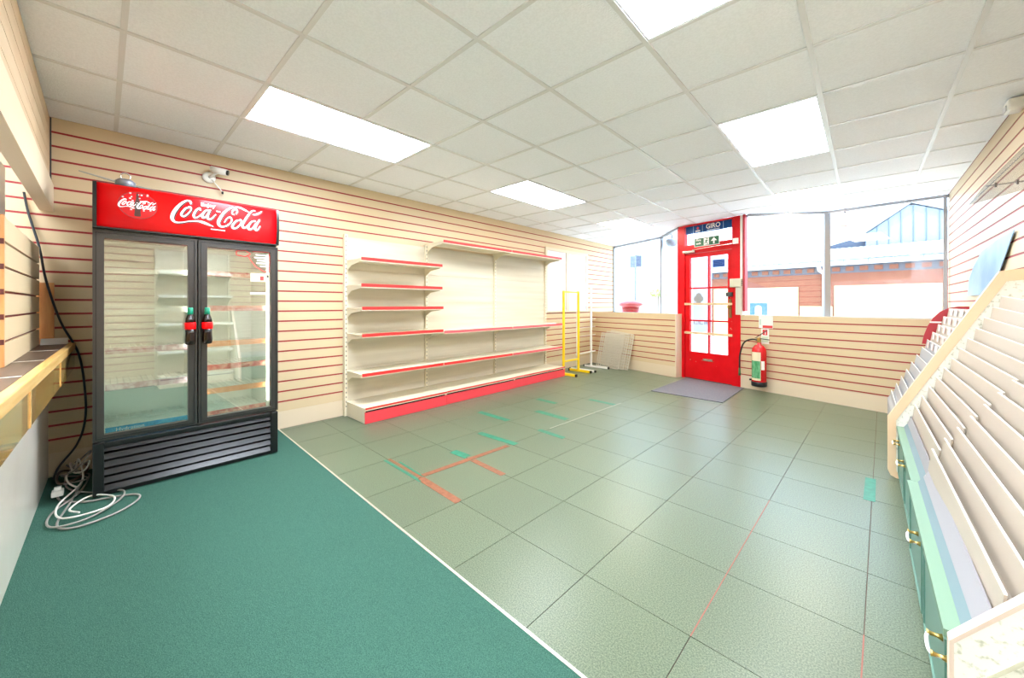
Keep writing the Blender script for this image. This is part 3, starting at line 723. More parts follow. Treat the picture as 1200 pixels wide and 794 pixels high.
# ------------------------------------------------------------------ gondola wall shelving
GY = [.545,1.587,2.838,4.098]
def gondola_bay(name, label, y0, y1, shelves, base_d, top, first, last, xw=0, sgn=1, strip=redstrip, kick=kickm, group=None):
    X = lambda v: xw+sgn*v
    g = thing(name, label, 'shelving', (X(.25),(y0+y1)/2,0), group)
    def upright(y):
        u = MB().box(X(.008),X(.058),y-.016,y+.016,.004,top).build('upright', shelfm, g)
        m = MB(); z = .1
        while z < top-.03: m.box(X(.0582),X(.0588),y-.004,y+.004,z,z+.018); z += .05
        tag(m.build('slots', darkg, u), kind='stuff')
    if first: upright(y0)
    upright(y1)
    zz = .16
    while zz < top-.06:
        z1 = min(zz+.36, top-.01)
        MB().box(X(.02),X(.034),y0+.017,y1-.017,zz+.0015,z1-.0015).build('back_panel', shelfback, g); zz = z1
    # base
    MB().box(X(.036),X(base_d-.01),y0+.003,y1-.003,.142,.160).build('base_deck', shelfm, g)
    MB().box(X(.06),X(base_d-.02),y0+.004,y0+.018,.006,.141).build('base_end', shelfm, g)
    MB().box(X(.06),X(base_d-.02),y1-.018,y1-.004,.006,.141).build('base_end', shelfm, g)
    MB().box(X(base_d-.014),X(base_d-.002),y0+.006,y1-.006,.004,.118).build('kick_board', kick, g)
    MB().box(X(base_d-.03),X(base_d-.022),y0+.019,y1-.019,.004,.141).build('plinth', gap, g)
    b = MB().box(X(base_d-.0095),X(base_d+.002),y0+.003,y1-.003,.136,.166).build('base_lip', shelfm, g)
    MB().box(X(base_d+.002),X(base_d+.005),y0+.006,y1-.006,.148,.166).build('price_strip', strip, b)
    for z, d, st in shelves:
        s = MB().box(X(.036),X(d),y0+.004,y1-.004,z-.016,z).build('shelf', shelfm, g)
        MB().box(X(d),X(d+.010),y0+.004,y1-.004,z-.032,z+.008).build('shelf_lip', shelfm, s)
        MB().box(X(d+.010),X(d+.013),y0+.006,y1-.006,z-.022,z+.010).build('price_strip', st, s)
        for y in (y0+.010, y1-.010):
            MB().prism([(X(.059),y-.0025,z-.018),(X(d-.02),y-.0025,z-.018),(X(d-.02),y-.0025,z-.034),(X(.16),y-.0025,z-.060),(X(.059),y-.0025,z-.115)], (0,.005,0)).build('bracket', shelfm, s)
    return g
pinkstrip = M('pink_strip', (222,92,96), .3)
gondola_bay('wall_shelving', 'cream shelf bay with five red edged shelves next to the fridge', GY[0], GY[1],
    [(1.70,.385,redstrip),(1.425,.385,redstrip),(1.185,.405,redstrip),(.905,.405,redstrip),(.495,.405,redstrip)], .485, 1.985, True, False, group='wall shelving bays')
gondola_bay('wall_shelving', 'middle cream shelf bay with scuffed back panel and high red shelf', GY[1]+.0, GY[2],
    [(2.005,.39,redstrip),(.885,.405,pinkstrip),(.495,.405,redstrip)], .475, 2.0, False, False, group='wall shelving bays')
gondola_bay('wall_shelving', 'end cream shelf bay beside the yellow stand with high red shelf', GY[2], GY[3],
    [(2.005,.39,redstrip),(.885,.405,pinkstrip),(.495,.405,pinkstrip)], .465, 2.03, False, True, group='wall shelving bays')
gondola_bay('wall_shelving', 'white shelf bay against the right wall between counter and card racks, mirrored in the fridge', -.72, .17,
    [(1.70,.36,strip_white),(1.35,.36,strip_white),(.93,.36,strip_white),(.52,.36,strip_white)], .42, 2.05, True, True, xw=XR, sgn=-1, strip=strip_white, kick=shelfm, group='wall shelving bays')
pap = MB().hexa([(.12,3.96,.887),(.30,3.90,.887),(.34,4.02,.887),(.14,4.06,.887),(.12,3.96,.893),(.30,3.90,.891),(.34,4.02,.905),(.14,4.06,.899)]).build('paper_sheet', M('paper_grey', (214,214,214), .5))
tag(pap, 'crumpled pale leaflet left on the end shelf', 'paper')

# framed white sheets on the left wall near the window
pw = tag(bpy.data.objects.new('window_5', None), kind='structure'); COL.objects.link(pw)
PY0, PY1, PZ0, PZ1 = 4.14, 5.56, 1.07, 2.25
for (a,b,c,d) in ((PY0,PY1,PZ1-.05,PZ1),(PY0,PY1,PZ0,PZ0+.03),(PY0,PY0+.05,PZ0+.03,PZ1-.05),(PY1-.06,PY1,PZ0+.03,PZ1-.05),(4.78,4.88,PZ0+.03,PZ1-.05)):
    MB().box(.0005,.022,a,b,c,d).build('frame', creambase, pw)
def sheet(y0,y1,z0,z1):
    m = MB(); n = 10; k = 14; v = []
    for i in range(n+1):
        for j in range(k+1):
            v.append((.008+.006*math.sin(i*1.7+j*.9)*math.sin(j*1.3+i*.4), y0+(y1-y0)*i/n, z0+(z1-z0)*j/k))
    m.add(v, [(i*(k+1)+j, (i+1)*(k+1)+j, (i+1)*(k+1)+j+1, i*(k+1)+j+1) for i in range(n) for j in range(k)])
    m.build('white_film', tape_film, pw, smooth=True)
sheet(PY0+.05,4.78,PZ0+.03,PZ1-.05); sheet(4.88,PY1-.06,PZ0+.03,PZ1-.05)

# ------------------------------------------------------------------ stands near the window corner
ys = thing('display_stand', 'yellow steel display stand with two uprights beside the wall shelving', 'display stand', (.4,4.38,0))
UX = .40
for y in (4.150,4.615):
    MB().box(UX-.016,UX+.016,y-.016,y+.016,.045,1.455).build('upright', yellow, ys)
    f = MB().box(.22,.64,y-.018,y+.018,.006,.045).build('foot', yellow, ys)
    MB().box(.64,.665,y-.019,y+.019,.004,.047).build('end_cap', blackm, f); MB().box(.195,.22,y-.019,y+.019,.004,.047).build('end_cap', blackm, f)
for z in (1.435,.235): MB().box(UX-.010,UX+.010,4.166,4.599,z-.012,z+.012).build('cross_rail', yellow, ys)
ws = thing('display_stand', 'white steel display stand with thin wire rails behind the yellow stand', 'display stand', (.30,4.97,0))
for y in (4.735,5.215):
    MB().box(.286,.314,y-.014,y+.014,.04,1.545).build('upright', whitem, ws)
    f = MB().box(.16,.66,y-.016,y+.016,.006,.04).build('foot', whitem, ws)
    MB().box(.66,.685,y-.017,y+.017,.004,.042).build('end_cap', blackm, f); MB().box(.135,.16,y-.017,y+.017,.004,.042).build('end_cap', blackm, f)
for z in (1.40,1.20,.93,.78,.62,.30): MB().bar((.318,4.66,z),(.318,5.34,z+.01),.007 if z > .4 else .018).build('wire_rail', plas, ws)
def mesh_panel(s0, o0, w, h, lean, label, tilt=0):
    base = fr(s0, o0, .006)
    mm_ = bpy.data.materials.get('mesh_cream') or M('mesh_cream', (214,206,188), .4)
    g = thing('wire_mesh_panel', label, 'mesh panel', tuple(base), 'mesh panels leaning on the dado')
    up = (Vector((0,0,1))*math.cos(lean) - FN*math.sin(lean)); rt = FD*math.cos(tilt)+up*math.sin(tilt); up2 = up*math.cos(tilt)-FD*math.sin(tilt)
    nx, nz = int(round(w/.05)), int(round(h/.05)); lift = Vector((0,0,max(0,-w*math.sin(tilt))))
    q = lambda a,b: base+lift+rt*a+up2*b+Vector((0,0,.004))
    m = MB()
    for i in range(1,nx): m.bar(q(w*i/nx,0), q(w*i/nx,h), .012)
    m.build('upright_wires', mm_, g)
    m = MB()
    for j in range(1,nz): m.bar(q(0,h*j/nz)+FN*.006, q(w,h*j/nz)+FN*.006, .012)
    m.build('cross_wires', mm_, g)
    m = MB(); c = [q(0,0),q(w,0),q(w,h),q(0,h)]
    for i in range(4): m.bar(c[i], c[(i+1)%4], .012)
    m.build('frame', mm_, g)
mesh_panel(.40,.40,.56,.66,math.radians(14),'white wire mesh panel leaning at the front of the mesh pile')
mesh_panel(.48,.355,.56,.66,math.radians(12),'white wire mesh panel leaning behind the front mesh panel',math.radians(-3))
mesh_panel(.56,.32,.56,.66,math.radians(10),'white wire mesh panel leaning closest to the dado',math.radians(-5))

# ------------------------------------------------------------------ counter and bulkhead behind
cf = lambda x: -1.40-.025*x
ct = thing('shop_counter', 'brown topped counter with varnished wooden fascia and white front panel', 'counter', (1.9,-1.75,0))
CX = 3.60
MB().prism([(.004,cf(0)-.034,.904),(CX,cf(CX)-.034,.904),(CX,-2.10,.904),(.004,-2.10,.904)], (0,0,.040)).build('worktop', worktop, ct)
MB().prism([(.004,cf(0)-.033,.900),(CX,cf(CX)-.033,.900),(CX,cf(CX),.900),(.004,cf(0),.900)], (0,0,.046)).build('edge_strip', edgewood, ct, bevel=.004)
for x in (.62,1.22,1.82,2.42): MB().box(x-.004,x+.004,-2.08,cf(x)-.035,.944,.9455).build('joint_strip', plas, ct)
MB().prism([(.004,cf(0)-.024,.762),(CX,cf(CX)-.024,.762),(CX,cf(CX)-.006,.762),(.004,cf(0)-.006,.762)], (0,0,.137)).build('fascia_panel', fasciam, ct)
MB().prism([(.004,cf(0)-.055,.757),(CX,cf(CX)-.055,.757),(CX,cf(CX)-.025,.757),(.004,cf(0)-.025,.757)], (0,0,.146)).build('fascia_rail', edgewood, ct)
for x in (.9,1.9,2.75): MB().box(x,x+.03,cf(x)-.0075,cf(x)-.0035,.762,.899).build('fascia_batten', edgewood, ct)
MB().prism([(.004,-1.55,.006),(CX,-1.60,.006),(CX,-1.578,.006),(.004,-1.528,.006)], (0,0,.75)).build('front_panel', cpanel, ct)
MB().box(CX-.03,CX,-2.08,-1.61,.006,.903).build('end_panel', cpanel, ct)
# slatted screen standing on the counter
sp = thing('slatwall_screen', 'cream slatted screen panel standing on the counter top', 'screen', (.85,-1.60,.945))
ZS = [.9455,1.055,1.165,1.275,1.385,1.495,1.605]
SXE = 1.425
for a,b in zip(ZS[:-1], ZS[1:]):
    MB().box(.075,SXE,-1.575,-1.563,a+(.006 if a > .95 else 0),b-(.006 if b < 1.6 else 0)).build('slat', cream, sp)
MB().box(.075,SXE,-1.600,-1.5755,.946,1.605).build('backing', M('screen_backing', (120,30,28), .6), sp)
MB().box(SXE+.0005,SXE+.022,-1.602,-1.562,.946,1.612).build('end_board', orangewood, sp)
for z in ZS[1:-1]: MB().box(SXE+.0225,SXE+.0255,-1.592,-1.5615,z-.012,z+.012).build('slot_end', M('slot_brown', (90,30,20), .6), sp)
op = tag(MB().box(.004,.042,-1.60,-1.50,.9455,1.37).build('wooden_post', orangewood), 'orange wooden post standing against the slatted wall on the counter', 'post')
tag(MB().hexa([(.055,-1.555,.9455),(.14,-1.555,.9455),(.14,-1.435,.9455),(.055,-1.435,.9455),(.075,-1.555,.985),(.10,-1.555,.985),(.10,-1.435,.985),(.075,-1.435,.985)]).build('paper_tray', plas), 'small white wedge tray on the counter end by the wall', 'tray')
bw = struct(MB().box(.004,3.9,-1.615,-1.535,2.06,H-.004).build('wall_bulkhead', M('bulk_core', (150,118,84), .6)))
zb = [2.062+.0945*k for k in range(6)]
for a,b in zip(zb[:-1], zb[1:]): MB().box(.004,3.9,-1.534,-1.522,a+.002,min(b,H-.005)-.002).build('slat', woodpanel, bw)
MB().box(.004,3.9,-1.567,-1.504,1.872,2.058).build('lower_beam', beamm, bw)
MB().box(.004,.012,-1.521,-1.514,2.07,H-.006).build('corner_gap', darkg, bw)
tag(MB().box(.35,1.75,-1.70,-1.675,1.62,2.055).build('notice_board', gwhite), 'pale grey board hanging above the slatted counter screen', 'board')
# black cable down the wall
tag(MB().tube([(.03,-1.632,1.98),(.022,-1.613,1.84),(.04,-1.565,1.61),(.062,-1.535,1.39),(.06,-1.47,1.10),(.05,-1.385,.86),(.04,-1.354,.56),(.03,-1.358,.36),(.035,-1.395,.21),(.05,-1.475,.085),(.10,-1.50,.018)], .0065, 8, smooth=6).build('power_cable', cabledark, smooth=True), 'dark power cable hanging down the slatted wall beside the fridge', 'cable')
def cord(pts, r, m, label, z=.012):
    return tag(MB().tube([(a,b,c if c else z) for a,b,c in pts], r, 8, smooth=7).build('extension_cord', m, smooth=True), label, 'cord', 'cords tangled by the fridge')
cord([(.12,-1.44,.10),(.30,-1.36,.05),(.62,-1.40,.013),(.95,-1.44,.013),(1.06,-1.37,.013),(1.02,-1.22,.013),(.90,-1.12,.013),(.80,-1.12,.013),(.74,-1.22,.013),(.70,-1.34,.013),(.55,-1.45,.013),(.30,-1.47,.02)], .0055, cablegrey, 'grey cord in a wide loop on the carpet in front of the fridge')
cord([(.10,-1.40,.05),(.25,-1.38,.16),(.42,-1.36,.06),(.70,-1.45,.03),(.92,-1.42,.028),(.93,-1.26,.028),(.78,-1.22,.028),(.66,-1.32,.028),(.80,-1.40,.028),(.90,-1.36,.03)], .005, cablewhite, 'white cord looped twice on the carpet by the fridge corner')
cord([(.08,-1.38,.012),(.16,-1.42,.12),(.30,-1.40,.09),(.36,-1.35,.11),(.28,-1.33,.14),(.18,-1.36,.10),(.24,-1.43,.07),(.40,-1.42,.06),(.50,-1.38,.05)], .005, cablewhite, 'white cord bundled upright in the corner behind the fridge')
cord([(.06,-1.36,.012),(.10,-1.46,.06),(.22,-1.48,.05),(.34,-1.45,.045),(.30,-1.36,.06),(.16,-1.34,.08),(.12,-1.40,.11)], .007, M('cable_brown', (104,84,74), .5), 'brown cable bundle lying in the corner beside the counter')
cord([(.14,-1.36,.02),(.30,-1.33,.05),(.52,-1.37,.02),(.78,-1.47,.02),(.98,-1.46,.02),(1.00,-1.33,.02),(.84,-1.20,.02),(.68,-1.18,.02),(.60,-1.30,.02),(.42,-1.42,.03),(.22,-1.44,.06)], .005, cablegrey, 'thin grey cord crossing under the white loops by the fridge')
cord([(.10,-1.45,.02),(.20,-1.34,.18),(.33,-1.33,.20),(.30,-1.40,.10),(.18,-1.46,.05),(.26,-1.36,.04),(.44,-1.34,.07),(.38,-1.44,.05)], .005, cablegrey, 'grey cord coiled high against the fridge side')
sk = thing('plug_adapter', 'white plug adapter block lying among the tangled cords', 'plug', (.50,-1.46,.05))
MB().box(.47,.54,-1.485,-1.435,.030,.060).build('block', plas, sk, bevel=.005)
MB().box(.48,.505,-1.475,-1.445,.060,.078).build('plug', plas, sk)

# ------------------------------------------------------------------ greeting card racks on the right wall
def band(outer, inner, y, t):
    m = MB(); n = len(outer)
    for i in range(n-1):
        a, b, c, d = outer[i], outer[i+1], inner[i+1], inner[i]
        m.prism([(p[0],y,p[1]) for p in (a,b,c,d)], (0,t,0))
    return m
XB = 4.915
def tier(g, x, z, y0, y1, mat, edge=True, h=.112, lean=.012, strip=None, far=None):
    t = .005
    if far:
        xf_, zf_ = far
        n8 = lambda a,b,c,d: MB().hexa([a(x,z,y0),b(x,z,y0),b(xf_,zf_,y1),a(xf_,zf_,y1),d(x,z,y0),c(x,z,y0),c(xf_,zf_,y1),d(xf_,zf_,y1)])
        o = n8(lambda X,Z,Y:(X-lean,Y,Z-h), lambda X,Z,Y:(X-lean+t,Y,Z-h), lambda X,Z,Y:(X+t,Y,Z), lambda X,Z,Y:(X,Y,Z)).build('tier_board', mat, g)
        n8(lambda X,Z,Y:(X-.0006,Y,Z+.0002), lambda X,Z,Y:(X+t,Y,Z+.0002), lambda X,Z,Y:(X+t,Y,Z+.003), lambda X,Z,Y:(X-.0006,Y,Z+.003)).build('edge', tieredge, o)
        return o
    o = MB().prism([(x-lean,y0,z-h),(x,y0,z),(x+t,y0,z),(x-lean+t,y0,z-h)], (0,y1-y0,0)).build('tier_board', mat, g)
    if edge: MB().prism([(x-.0006,y0,z+.0002),(x-.0006,y0,z+.003),(x+t,y0,z+.003),(x+t,y0,z+.0002)], (0,y1-y0,0)).build('edge', tieredge, o)
    if strip: MB().prism([(x-.0042,y0+.01,z-.034),(x-.0012,y0+.01,z-.002),(x-.0002,y0+.01,z-.002),(x-.0032,y0+.01,z-.034)], (0,y1-y0-.02,0)).build('label_strip', strip, o)
    return o
def card_rack(label, y0, y1, dx, dz, near):
    g = thing('card_rack', label, 'card rack', (4.63,(y0+y1)/2,0), 'tiered card racks')
    # tier tops step back and up; each rack is a touch out of square, so both ends are given
    if near: e0, e1 = (4.434,.0395,.509,.0570), (4.4144,.0386,.540,.0590)
    else: e0, e1 = (4.4393,.0368,.5387,.0594), (4.434,.0332,.534,.0668)
    pf = lambda e, y: [(e[0]-.022,y,e[2]-.13),(e[0]+11*e[1]+.02,y,e[2]+11*e[3]-.06),(XB,y,e[2]+11*e[3]-.06),(XB,y,e[2]-.13)]
    a_, b_ = pf(e0, y0), pf(e1, y1)
    MB().hexa([a_[0],b_[0],b_[3],a_[3],a_[1],b_[1],b_[2],a_[2]]).build('carcass', tierm, g)
    for k in range(12): tier(g, e0[0]+e0[1]*k, e0[2]+e0[3]*k, y0+.002, y1-.002, tierm, h=.10, far=(e1[0]+e1[1]*k, e1[2]+e1[3]*k))
    # base cabinet with raised doors
    xf = 4.345 if near else 4.357
    MB().box(xf+.018,XB,y0,y1,.008,.362).build('base_cabinet', greenm, g)
    n = 2; w = (y1-y0)/n
    for k in range(n):
        a, b = y0+w*k+.012, y0+w*(k+1)-.012
        d = MB().box(xf,xf+.017,a,b,.03,.345).build('door', greenm, g, bevel=.003)
        m = MB(); e = .028
        for (p,q,r,s) in ((a+.02,b-.02,.05,.06),(a+.02,b-.02,.315,.325),(a+.02,a+.03,.06,.315),(b-.03,b-.02,.06,.315)): m.box(xf-.005,xf,p,q,r,s)
        m.build('moulding', greenm, d)
        hy = {(True,0): .295, (True,1): .955, (False,0): 1.94, (False,1): 2.40}[(near, k)]
        hd0 = MB().tube([(xf-.004,hy-.045,.285),(xf-.030,hy-.042,.283),(xf-.034,hy,.278),(xf-.030,hy+.042,.283),(xf-.004,hy+.045,.285)], .0045, 8, smooth=3).build('handle', signwhite, d, smooth=True)
        for q in (-.045,.045): MB().lathe([(.009,-.032),(.006,-.026),(.005,-.012),(.010,-.001)], (xf,hy+q,.285), 10, axis='x').build('handle_post', brass, d, smooth=True)
    MB().prism([(xf-.010,y0,.350),(xf-.010,y0,.371),(xf+.030,y0,.371),(xf+.030,y0,.3625),(xf-.001,y0,.3625),(xf-.001,y0,.350)], (0,y1-y0,0)).build('ledge', mint, g)
    MB().prism([(xf+.025,y0,.3715),(xf+.043,y0,.400),(xf+.047,y0,.400),(xf+.031,y0,.3715)], (0,y1-y0,0)).build('blue_fillet', paleblue, g)
    MB().prism([(xf+.043,y0,.4005),(4.415,y0,.452),(4.420,y0,.450),(xf+.05,y0,.4005)], (0,y1-y0,0)).build('grey_apron', lavg, g)
    return g
card_rack('cream tiered card rack over green cabinet beside the pale speckled end panel', .236, 1.395, .004, .018, True)
card_rack('cream tiered card rack over green cabinet right beside the peach edged divider', 1.398, 2.520, 0, 0, False)
dp = thing('rack_divider', 'speckled divider panel with broad peach edging between card racks', 'panel', (4.6,2.545,0))
OUT = [(4.390,.004),(4.345,.004),(4.318,.018),(4.303,.055),(4.303,.426),(4.795,1.425),(XB,1.442)]
INN = [(4.390,.040),(4.362,.040),(4.350,.048),(4.345,.068),(4.345,.408),(4.822,1.362),(XB,1.372)]
band(OUT, INN, 2.523, .034).build('peach_edging', peach, dp)
MB().prism([(a,2.529,b) for a,b in INN+[(XB,.040)]], (0,.022,0)).build('speckled_panel', speck, dp)
ep = thing('rack_end_panel', 'pale speckled end panel of the card racks closest to the counter', 'panel', (4.6,.216,0))
OUT = [(4.341,.004),(4.341,.366),(4.456,.524),(4.86,1.10),(XB,1.12)]
INN = [(4.349,.004),(4.349,.363),(4.463,.519),(4.866,1.093),(XB,1.112)]
band(OUT, INN, .200, .034).build('pink_edging', pinkedge, ep)
MB().prism([(a,.201,b) for a,b in INN+[(XB,.004)]], (0,.031,0)).build('speckled_panel', speck, ep)
IN1 = [(4.395,.305),(4.480,.425),(4.845,.95),(XB,.965)]; IN2 = [(4.395,.292),(4.486,.418),(4.851,.942),(XB,.955)]
band(IN1, IN2, .198, .003).build('raised_bead', M('bead_grey', (214,210,186), .4), ep)
# far rack with card pockets
fr_ = thing('card_rack', 'grey tiered card rack beyond the peach divider with printed cards on its upper tiers', 'card rack', (4.7,3.45,0), 'tiered card racks')
MB().prism([(4.36,2.57,.02),(4.36,2.57,.24),(4.455,2.57,.40),(4.80,2.57,1.14),(XB,2.57,1.16),(XB,2.57,.02)], (0,1.80,0)).build('carcass', tiergrey, fr_)
for k in range(-3, 9):
    tier(fr_, 4.496+.0362*k, .555+.0777*k, 2.572, 4.375, tiergrey if k < 5 else tierm, True, .10, .016, None if k < 5 else cardm)
MB().prism([(a,4.38,b) for a,b in [(4.40,.004),(4.40,.22),(4.47,.36),(4.655,.78),(4.655,.82),(XB,.82),(XB,.004)]], (0,.018,0)).build('end_panel', tiergrey, fr_)
hd_ = [(4.607,.822),(4.618,.90),(4.645,1.00),(4.682,1.085),(4.73,1.15),(4.785,1.185),(4.85,1.20),(XB,1.20),(XB,.822)]
MB().prism([(a,4.38,b) for a,b in hd_], (0,.018,0)).build('header_panel', redpanel, fr_)
MB().box(4.66,4.80,4.377,4.3795,1.035,1.05).build('header_print', signwhite, fr_)
grp = 'greeting cards in the far rack'
for k in range(4, 9):
    x, z = 4.496+.0362*k, .555+.0777*k
    for q in range(6):
        y = 2.66+.28*q+random.uniform(0,.05)
        c = MB().prism([(x-.0145,y,z-.060),(x-.0085,y,z-.003),(x-.007,y,z-.003),(x-.013,y,z-.060)], (0,.13,0)).build('greeting_card', cardm)
        tag(c, 'white and pink greeting card standing in the upper tiers of the far rack', 'card', grp)
tag(MB().prism([(4.905,2.84,1.712),(4.905,3.30,1.70),(4.905,3.80,1.665),(4.90,4.09,1.56),(4.90,4.30,1.45),(4.90,4.36,1.30),(4.90,3.34,1.30),(4.90,3.26,1.40),(4.90,3.19,1.46),(4.903,3.05,1.56),(4.905,2.95,1.64)], (.004,0,0)).build('display_card', bluesheet), 'pale blue curved display card leaning on the wall above the far rack', 'display card')
# clear shelf and sensor on the right wall
ac = thing('acrylic_shelf', 'clear acrylic shelf with upturned lip fixed high on the right wall', 'shelf', (4.80,1.75,1.9))
MB().prism([(4.66,1.0,1.838),(XB,1.0,1.905),(XB,1.0,1.910),(4.66,1.0,1.843)], (0,1.42,0)).build('tray', acryl, ac)
MB().prism([(4.66,1.0,1.844),(4.718,1.0,1.945),(4.722,1.0,1.945),(4.666,1.0,1.844)], (0,1.42,0)).build('lip', acryl, ac)
MB().box(4.725,XB,2.405,2.412,1.936,1.944).build('end_rail', silver, ac)
for x in (4.76,4.84): MB().box(x-.004,x+.004,2.39,2.405,1.925,1.95).build('clip', darkg, ac)
MB().box(XB-.004,XB-.001,1.0,2.42,1.905,2.02).build('back_plate', acryl, ac)
pir = thing('motion_sensor', 'white motion sensor high on the right wall below the ceiling', 'sensor', (4.87,2.72,2.45))
MB().box(4.85,4.919,2.66,2.78,2.455,2.53).build('housing', plas, pir, bevel=.012)
MB().box(4.844,4.8498,2.69,2.75,2.462,2.495).build('lens', gwhite, pir)

# ------------------------------------------------------------------ outside
gd = struct(MB().box(-16,16,6.8,40,-.30,-.10).build('ground', pave))
struct(MB().prism([(1.9,5.5,-.12),(2.9,5.26,-.12),(4.9,5.8,-.12),(4.9,6.8,-.12),(0,6.8,-.12),(1.3,6.3,-.12)], (0,0,.11)).build('ground_lobby', pave))
# brick building opposite
BQ = Vector((5.97,15.43,0)); BD = Vector((1,-.11,0)).normalized(); BN = Vector((BD.y,-BD.x,0))
def bp_(u, o, z): return BQ + BD*u + BN*o + Vector((0,0,z))
class BB(MB):
    def bb(s, u0,u1,o0,o1,z0,z1):
        s.hexa([bp_(u0,o1,z0),bp_(u1,o1,z0),bp_(u1,o0,z0),bp_(u0,o0,z0),bp_(u0,o1,z1),bp_(u1,o1,z1),bp_(u1,o0,z1),bp_(u0,o0,z1)]); return s
bb = thing('brick_building', 'low salmon brick building with cream wall panels across the lane', 'building', tuple(bp_(-2,-2,-.1)))
BB().bb(-6.5,5,-2.3,0,-.1,2.265).build('brick_wall', brickm, bb)
BB().bb(-6.5,5,-2.3,-.01,2.265,2.60).build('eaves_band', brickgrey, bb)
for k in range(32):
    u = -6.4+.345*k
    BB().bb(u,u+.20,-.01,.02,2.33,2.47).build('brick', brickm, bb)
for u0,u1 in ((-2.55,-.13),(-6.4,-3.55)): BB().bb(u0,u1,0,.03,-.1,1.845).build('wall_panel', creamout, bb)
BB().bb(-3.50,-2.60,0,.03,-.1,1.15).build('wall_panel', creamout, bb)
gut = BB().bb(-6.6,5.1,.02,.16,2.53,2.68).build('gutter', whiteout, bb)
BB().bb(-6.6,5.1,.0,.17,2.68,2.715).build('gutter_rim', seamm, gut)
for k in range(19): BB().bb(-6.5+.6*k,-6.485+.6*k,.16,.175,2.54,2.68).build('bracket', seamm, gut)
MB().tube([bp_(-2.95,.12,2.55),bp_(-2.93,.14,2.40),bp_(-2.80,.10,2.25),bp_(-2.80,.10,-.08)], .06, 8).build('downpipe', whiteout, bb, smooth=True)
m = MB(); n = 140; v = []
for k in range(n+1):
    u = -6.6+11.7*k/n; dz = .012*(1 if k % 2 else -1)
    v += [bp_(u,.15,2.72+dz), bp_(u,-2.45,3.38+dz)]
m.add(v, [(2*k,2*k+2,2*k+3,2*k+1) for k in range(n)]); m.build('corrugated_roof', roofw, bb)
np_ = thing('wall_notice', 'blue and white notice on the cream panel of the brick building', 'notice', tuple(bp_(-4.8,.04,.85)))
BB().bb(-5.08,-4.50,.031,.04,.80,1.27).build('board', blueposter, np_)
BB().bb(-4.90,-4.68,.04,.045,.80,1.08).build('arch', whiteout, np_)
MB().prism([bp_(-4.79+.11*math.cos(t*.3927),.04,1.08+.10*math.sin(t*.3927)) for t in range(9)], BN*.005).build('arch', whiteout, np_)
# clad gable behind
gablem = M('gable_cladding', (140,150,168), .6)
gb = thing('clad_building', 'pale clad gable with upright seams rising behind the brick building', 'building', tuple(bp_(-.5,-2.6,0)))
g0 = -2.6
MB().prism([bp_(-2.05,g0,0),bp_(1.6,g0,0),bp_(1.6,g0,3.56),bp_(-.80,g0,4.70),bp_(-.95,g0,4.70),bp_(-2.05,g0,3.85)], BN*-4).build('gable_wall', gablem, gb)
for k in range(12):
    u = -1.75+.305*k
    if u < 1.5:
        top = 3.85+(u+2.05)*.85/1.1 if u < -.95 else 4.70-(u+.80)*1.9/4.0
        BB().bb(u-.012,u+.012,g0,g0+.03,3.3,min(top,4.69)-.01).build('seam', seamm, gb)
MB().prism([bp_(-.86,g0+.12,4.86),bp_(1.7,g0+.12,3.64),bp_(1.7,g0+.12,3.54),bp_(-.86,g0+.12,4.77)], BN*-4.4).build('roof_verge', whiteout, gb)
MB().prism([bp_(-.86,g0+.12,4.86),bp_(-2.25,g0+.12,3.80),bp_(-2.25,g0+.12,3.74),bp_(-.86,g0+.12,4.79)], BN*-4.4).build('roof_verge', whiteout, gb)
MB().prism([bp_(-3.3,g0-.4,3.42),bp_(-2.08,g0-.4,3.42),bp_(-2.08,g0-.4,3.86),bp_(-3.3,g0-.4,3.54)], BN*-3).build('slate_roof', slate, gb)
# pillar box
pb = thing('pillar_box', 'red pillar box standing outside the shop window', 'post box', (.10,7.40,-.1))
PBX, PBY = -.0, 7.55
pb.location = (PBX,PBY,-.1); WM[pb.name] = Matrix.Translation((PBX,PBY,-.1))
MB().lathe([(.23,-.1),(.235,.0),(.215,.03),(.205,.06),(.205,1.14)], (PBX,PBY,0), 28).build('body', pillar, pb, smooth=True)
MB().lathe([(.215,1.14),(.245,1.175),(.285,1.20),(.285,1.235),(.27,1.25),(.20,1.29),(.05,1.32)], (PBX,PBY,0), 28).build('cap', pillar, pb, smooth=True)
for z in (1.02,1.09): MB().lathe([(.206,z-.008),(.212,z),(.206,z+.008)], (PBX,PBY,0), 28).build('moulded_band', pillar, pb, smooth=True)
MB().box(PBX-.08,PBX+.08,PBY-.215,PBY-.19,.90,.94).build('posting_slot', blackm, pb)
rs = thing('street_sign', 'grey backed road sign plates on a tall post outside', 'road sign', (-1.10,10.21,-.1))
MB().tube([(-1.10,10.21,-.1),(-1.10,10.21,2.78)], .035, 8).build('post', seamm, rs, smooth=True)
MB().prism([(-1.22,10.09,2.38),(-1.125,10.18,2.38),(-1.125,10.18,2.74),(-1.22,10.09,2.74)], (.01,-.012,0)).build('plate', seamm, rs)
MB().prism([(-1.085,10.22,2.40),(-.96,10.34,2.40),(-.96,10.34,2.76),(-1.085,10.22,2.76)], (.01,-.012,0)).build('plate', slate, rs)
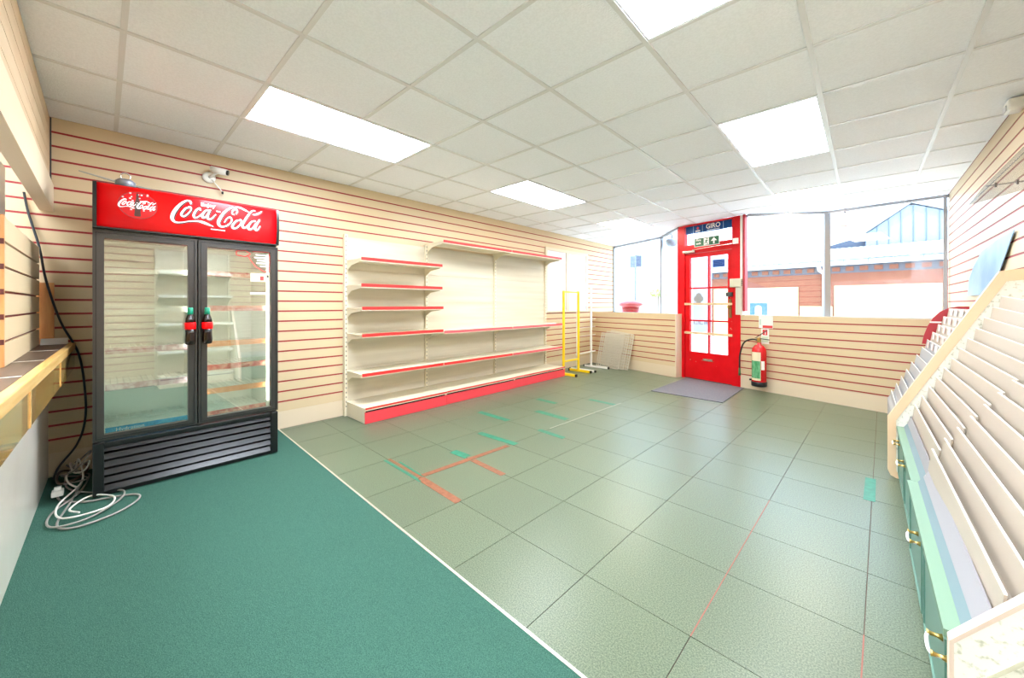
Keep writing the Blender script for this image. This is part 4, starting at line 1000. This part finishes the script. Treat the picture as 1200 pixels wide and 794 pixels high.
# white terrace on the left, shrub
wh = thing('white_house', 'white rendered house with grey windows beyond the left window', 'building', (-4,19,-.1))
MB().box(-9,-1.5,17,22,-.1,5.2).build('wall', whiteout, wh)
for (a,b,z0,z1) in ((-3.4,-2.7,2.4,3.4),(-5.4,-4.6,2.4,3.4),(-3.4,-2.7,.6,1.6),(-7.4,-6.6,2.4,3.4)):
    w_ = MB().box(a,b,16.96,16.999,z0,z1).build('window', M('pale_window', (200,206,216), .3), wh)
    MB().box((a+b)/2-.02,(a+b)/2+.02,16.94,16.9595,z0,z1).build('mullion', whiteout, w_)
MB().box(-4.3,-3.7,16.96,16.999,-.1,2.0).build('door', M('pale_door', (190,196,200), .5), wh)
MB().prism([(-9.2,16.7,5.2),(-9.2,22.3,5.2),(-9.2,19.5,7.2)], (7.9,0,0)).build('roof', M('pale_slate', (190,194,200), .6), wh)
sh = thing('shrub', 'small yellow green shrub beyond the left shop window', 'shrub', (-.55,10.72,-.1))
m = MB()
for k in range(420):
    a, b = random.uniform(0,6.283), random.uniform(-1,1); r = random.uniform(.5,1)**.5
    c = Vector((-.57+.27*r*math.cos(a)*math.sqrt(1-b*b), 10.72+.27*r*math.sin(a)*math.sqrt(1-b*b), 1.56+.13*b*r))
    u = Vector((random.uniform(-1,1),random.uniform(-1,1),random.uniform(-1,1))).normalized(); w_ = u.orthogonal().normalized()*.014
    m.add([c, c+u*.03+w_, c+u*.06, c+u*.03-w_], [(0,1,2,3)])
tag(m.build('foliage', leafm, sh), kind='stuff')
MB().tube([(-.57,10.72,-.1),(-.56,10.72,.8),(-.58,10.73,1.5)], .02, 6).build('stem', M('bark', (110,92,70), .8), sh)
def lantern(c, b, label, mt):
    t = thing('outside_lamp', label, 'lamp', c)
    MB().lathe([(.012,-.14),(.07,-.125),(.105,-.08),(.115,-.02),(.10,.015),(.03,.03)], c, 20).build('dome', mt, t, smooth=True)
    MB().tube([(c[0],c[1],c[2]+.03),(c[0],c[1],c[2]+.10),(b[0],b[1],c[2]+.14)], .012, 8).build('bracket_arm', darkg, t, smooth=True)
    MB().lathe([(.04,-.01),(.04,.01)], (b[0],b[1],c[2]+.14), 14, axis='y').build('wall_rose', darkg, t)
lantern((1.47,6.22,2.46), (1.40,6.16,2.6), 'grey domed lamp outside the glass left of the door', M('lamp_grey', (140,146,158), .3))
lantern((3.98,5.92,2.46), (3.98,5.74,2.6), 'terracotta domed lamp outside the glass right of the door', M('lamp_terracotta', (150,84,62), .4))
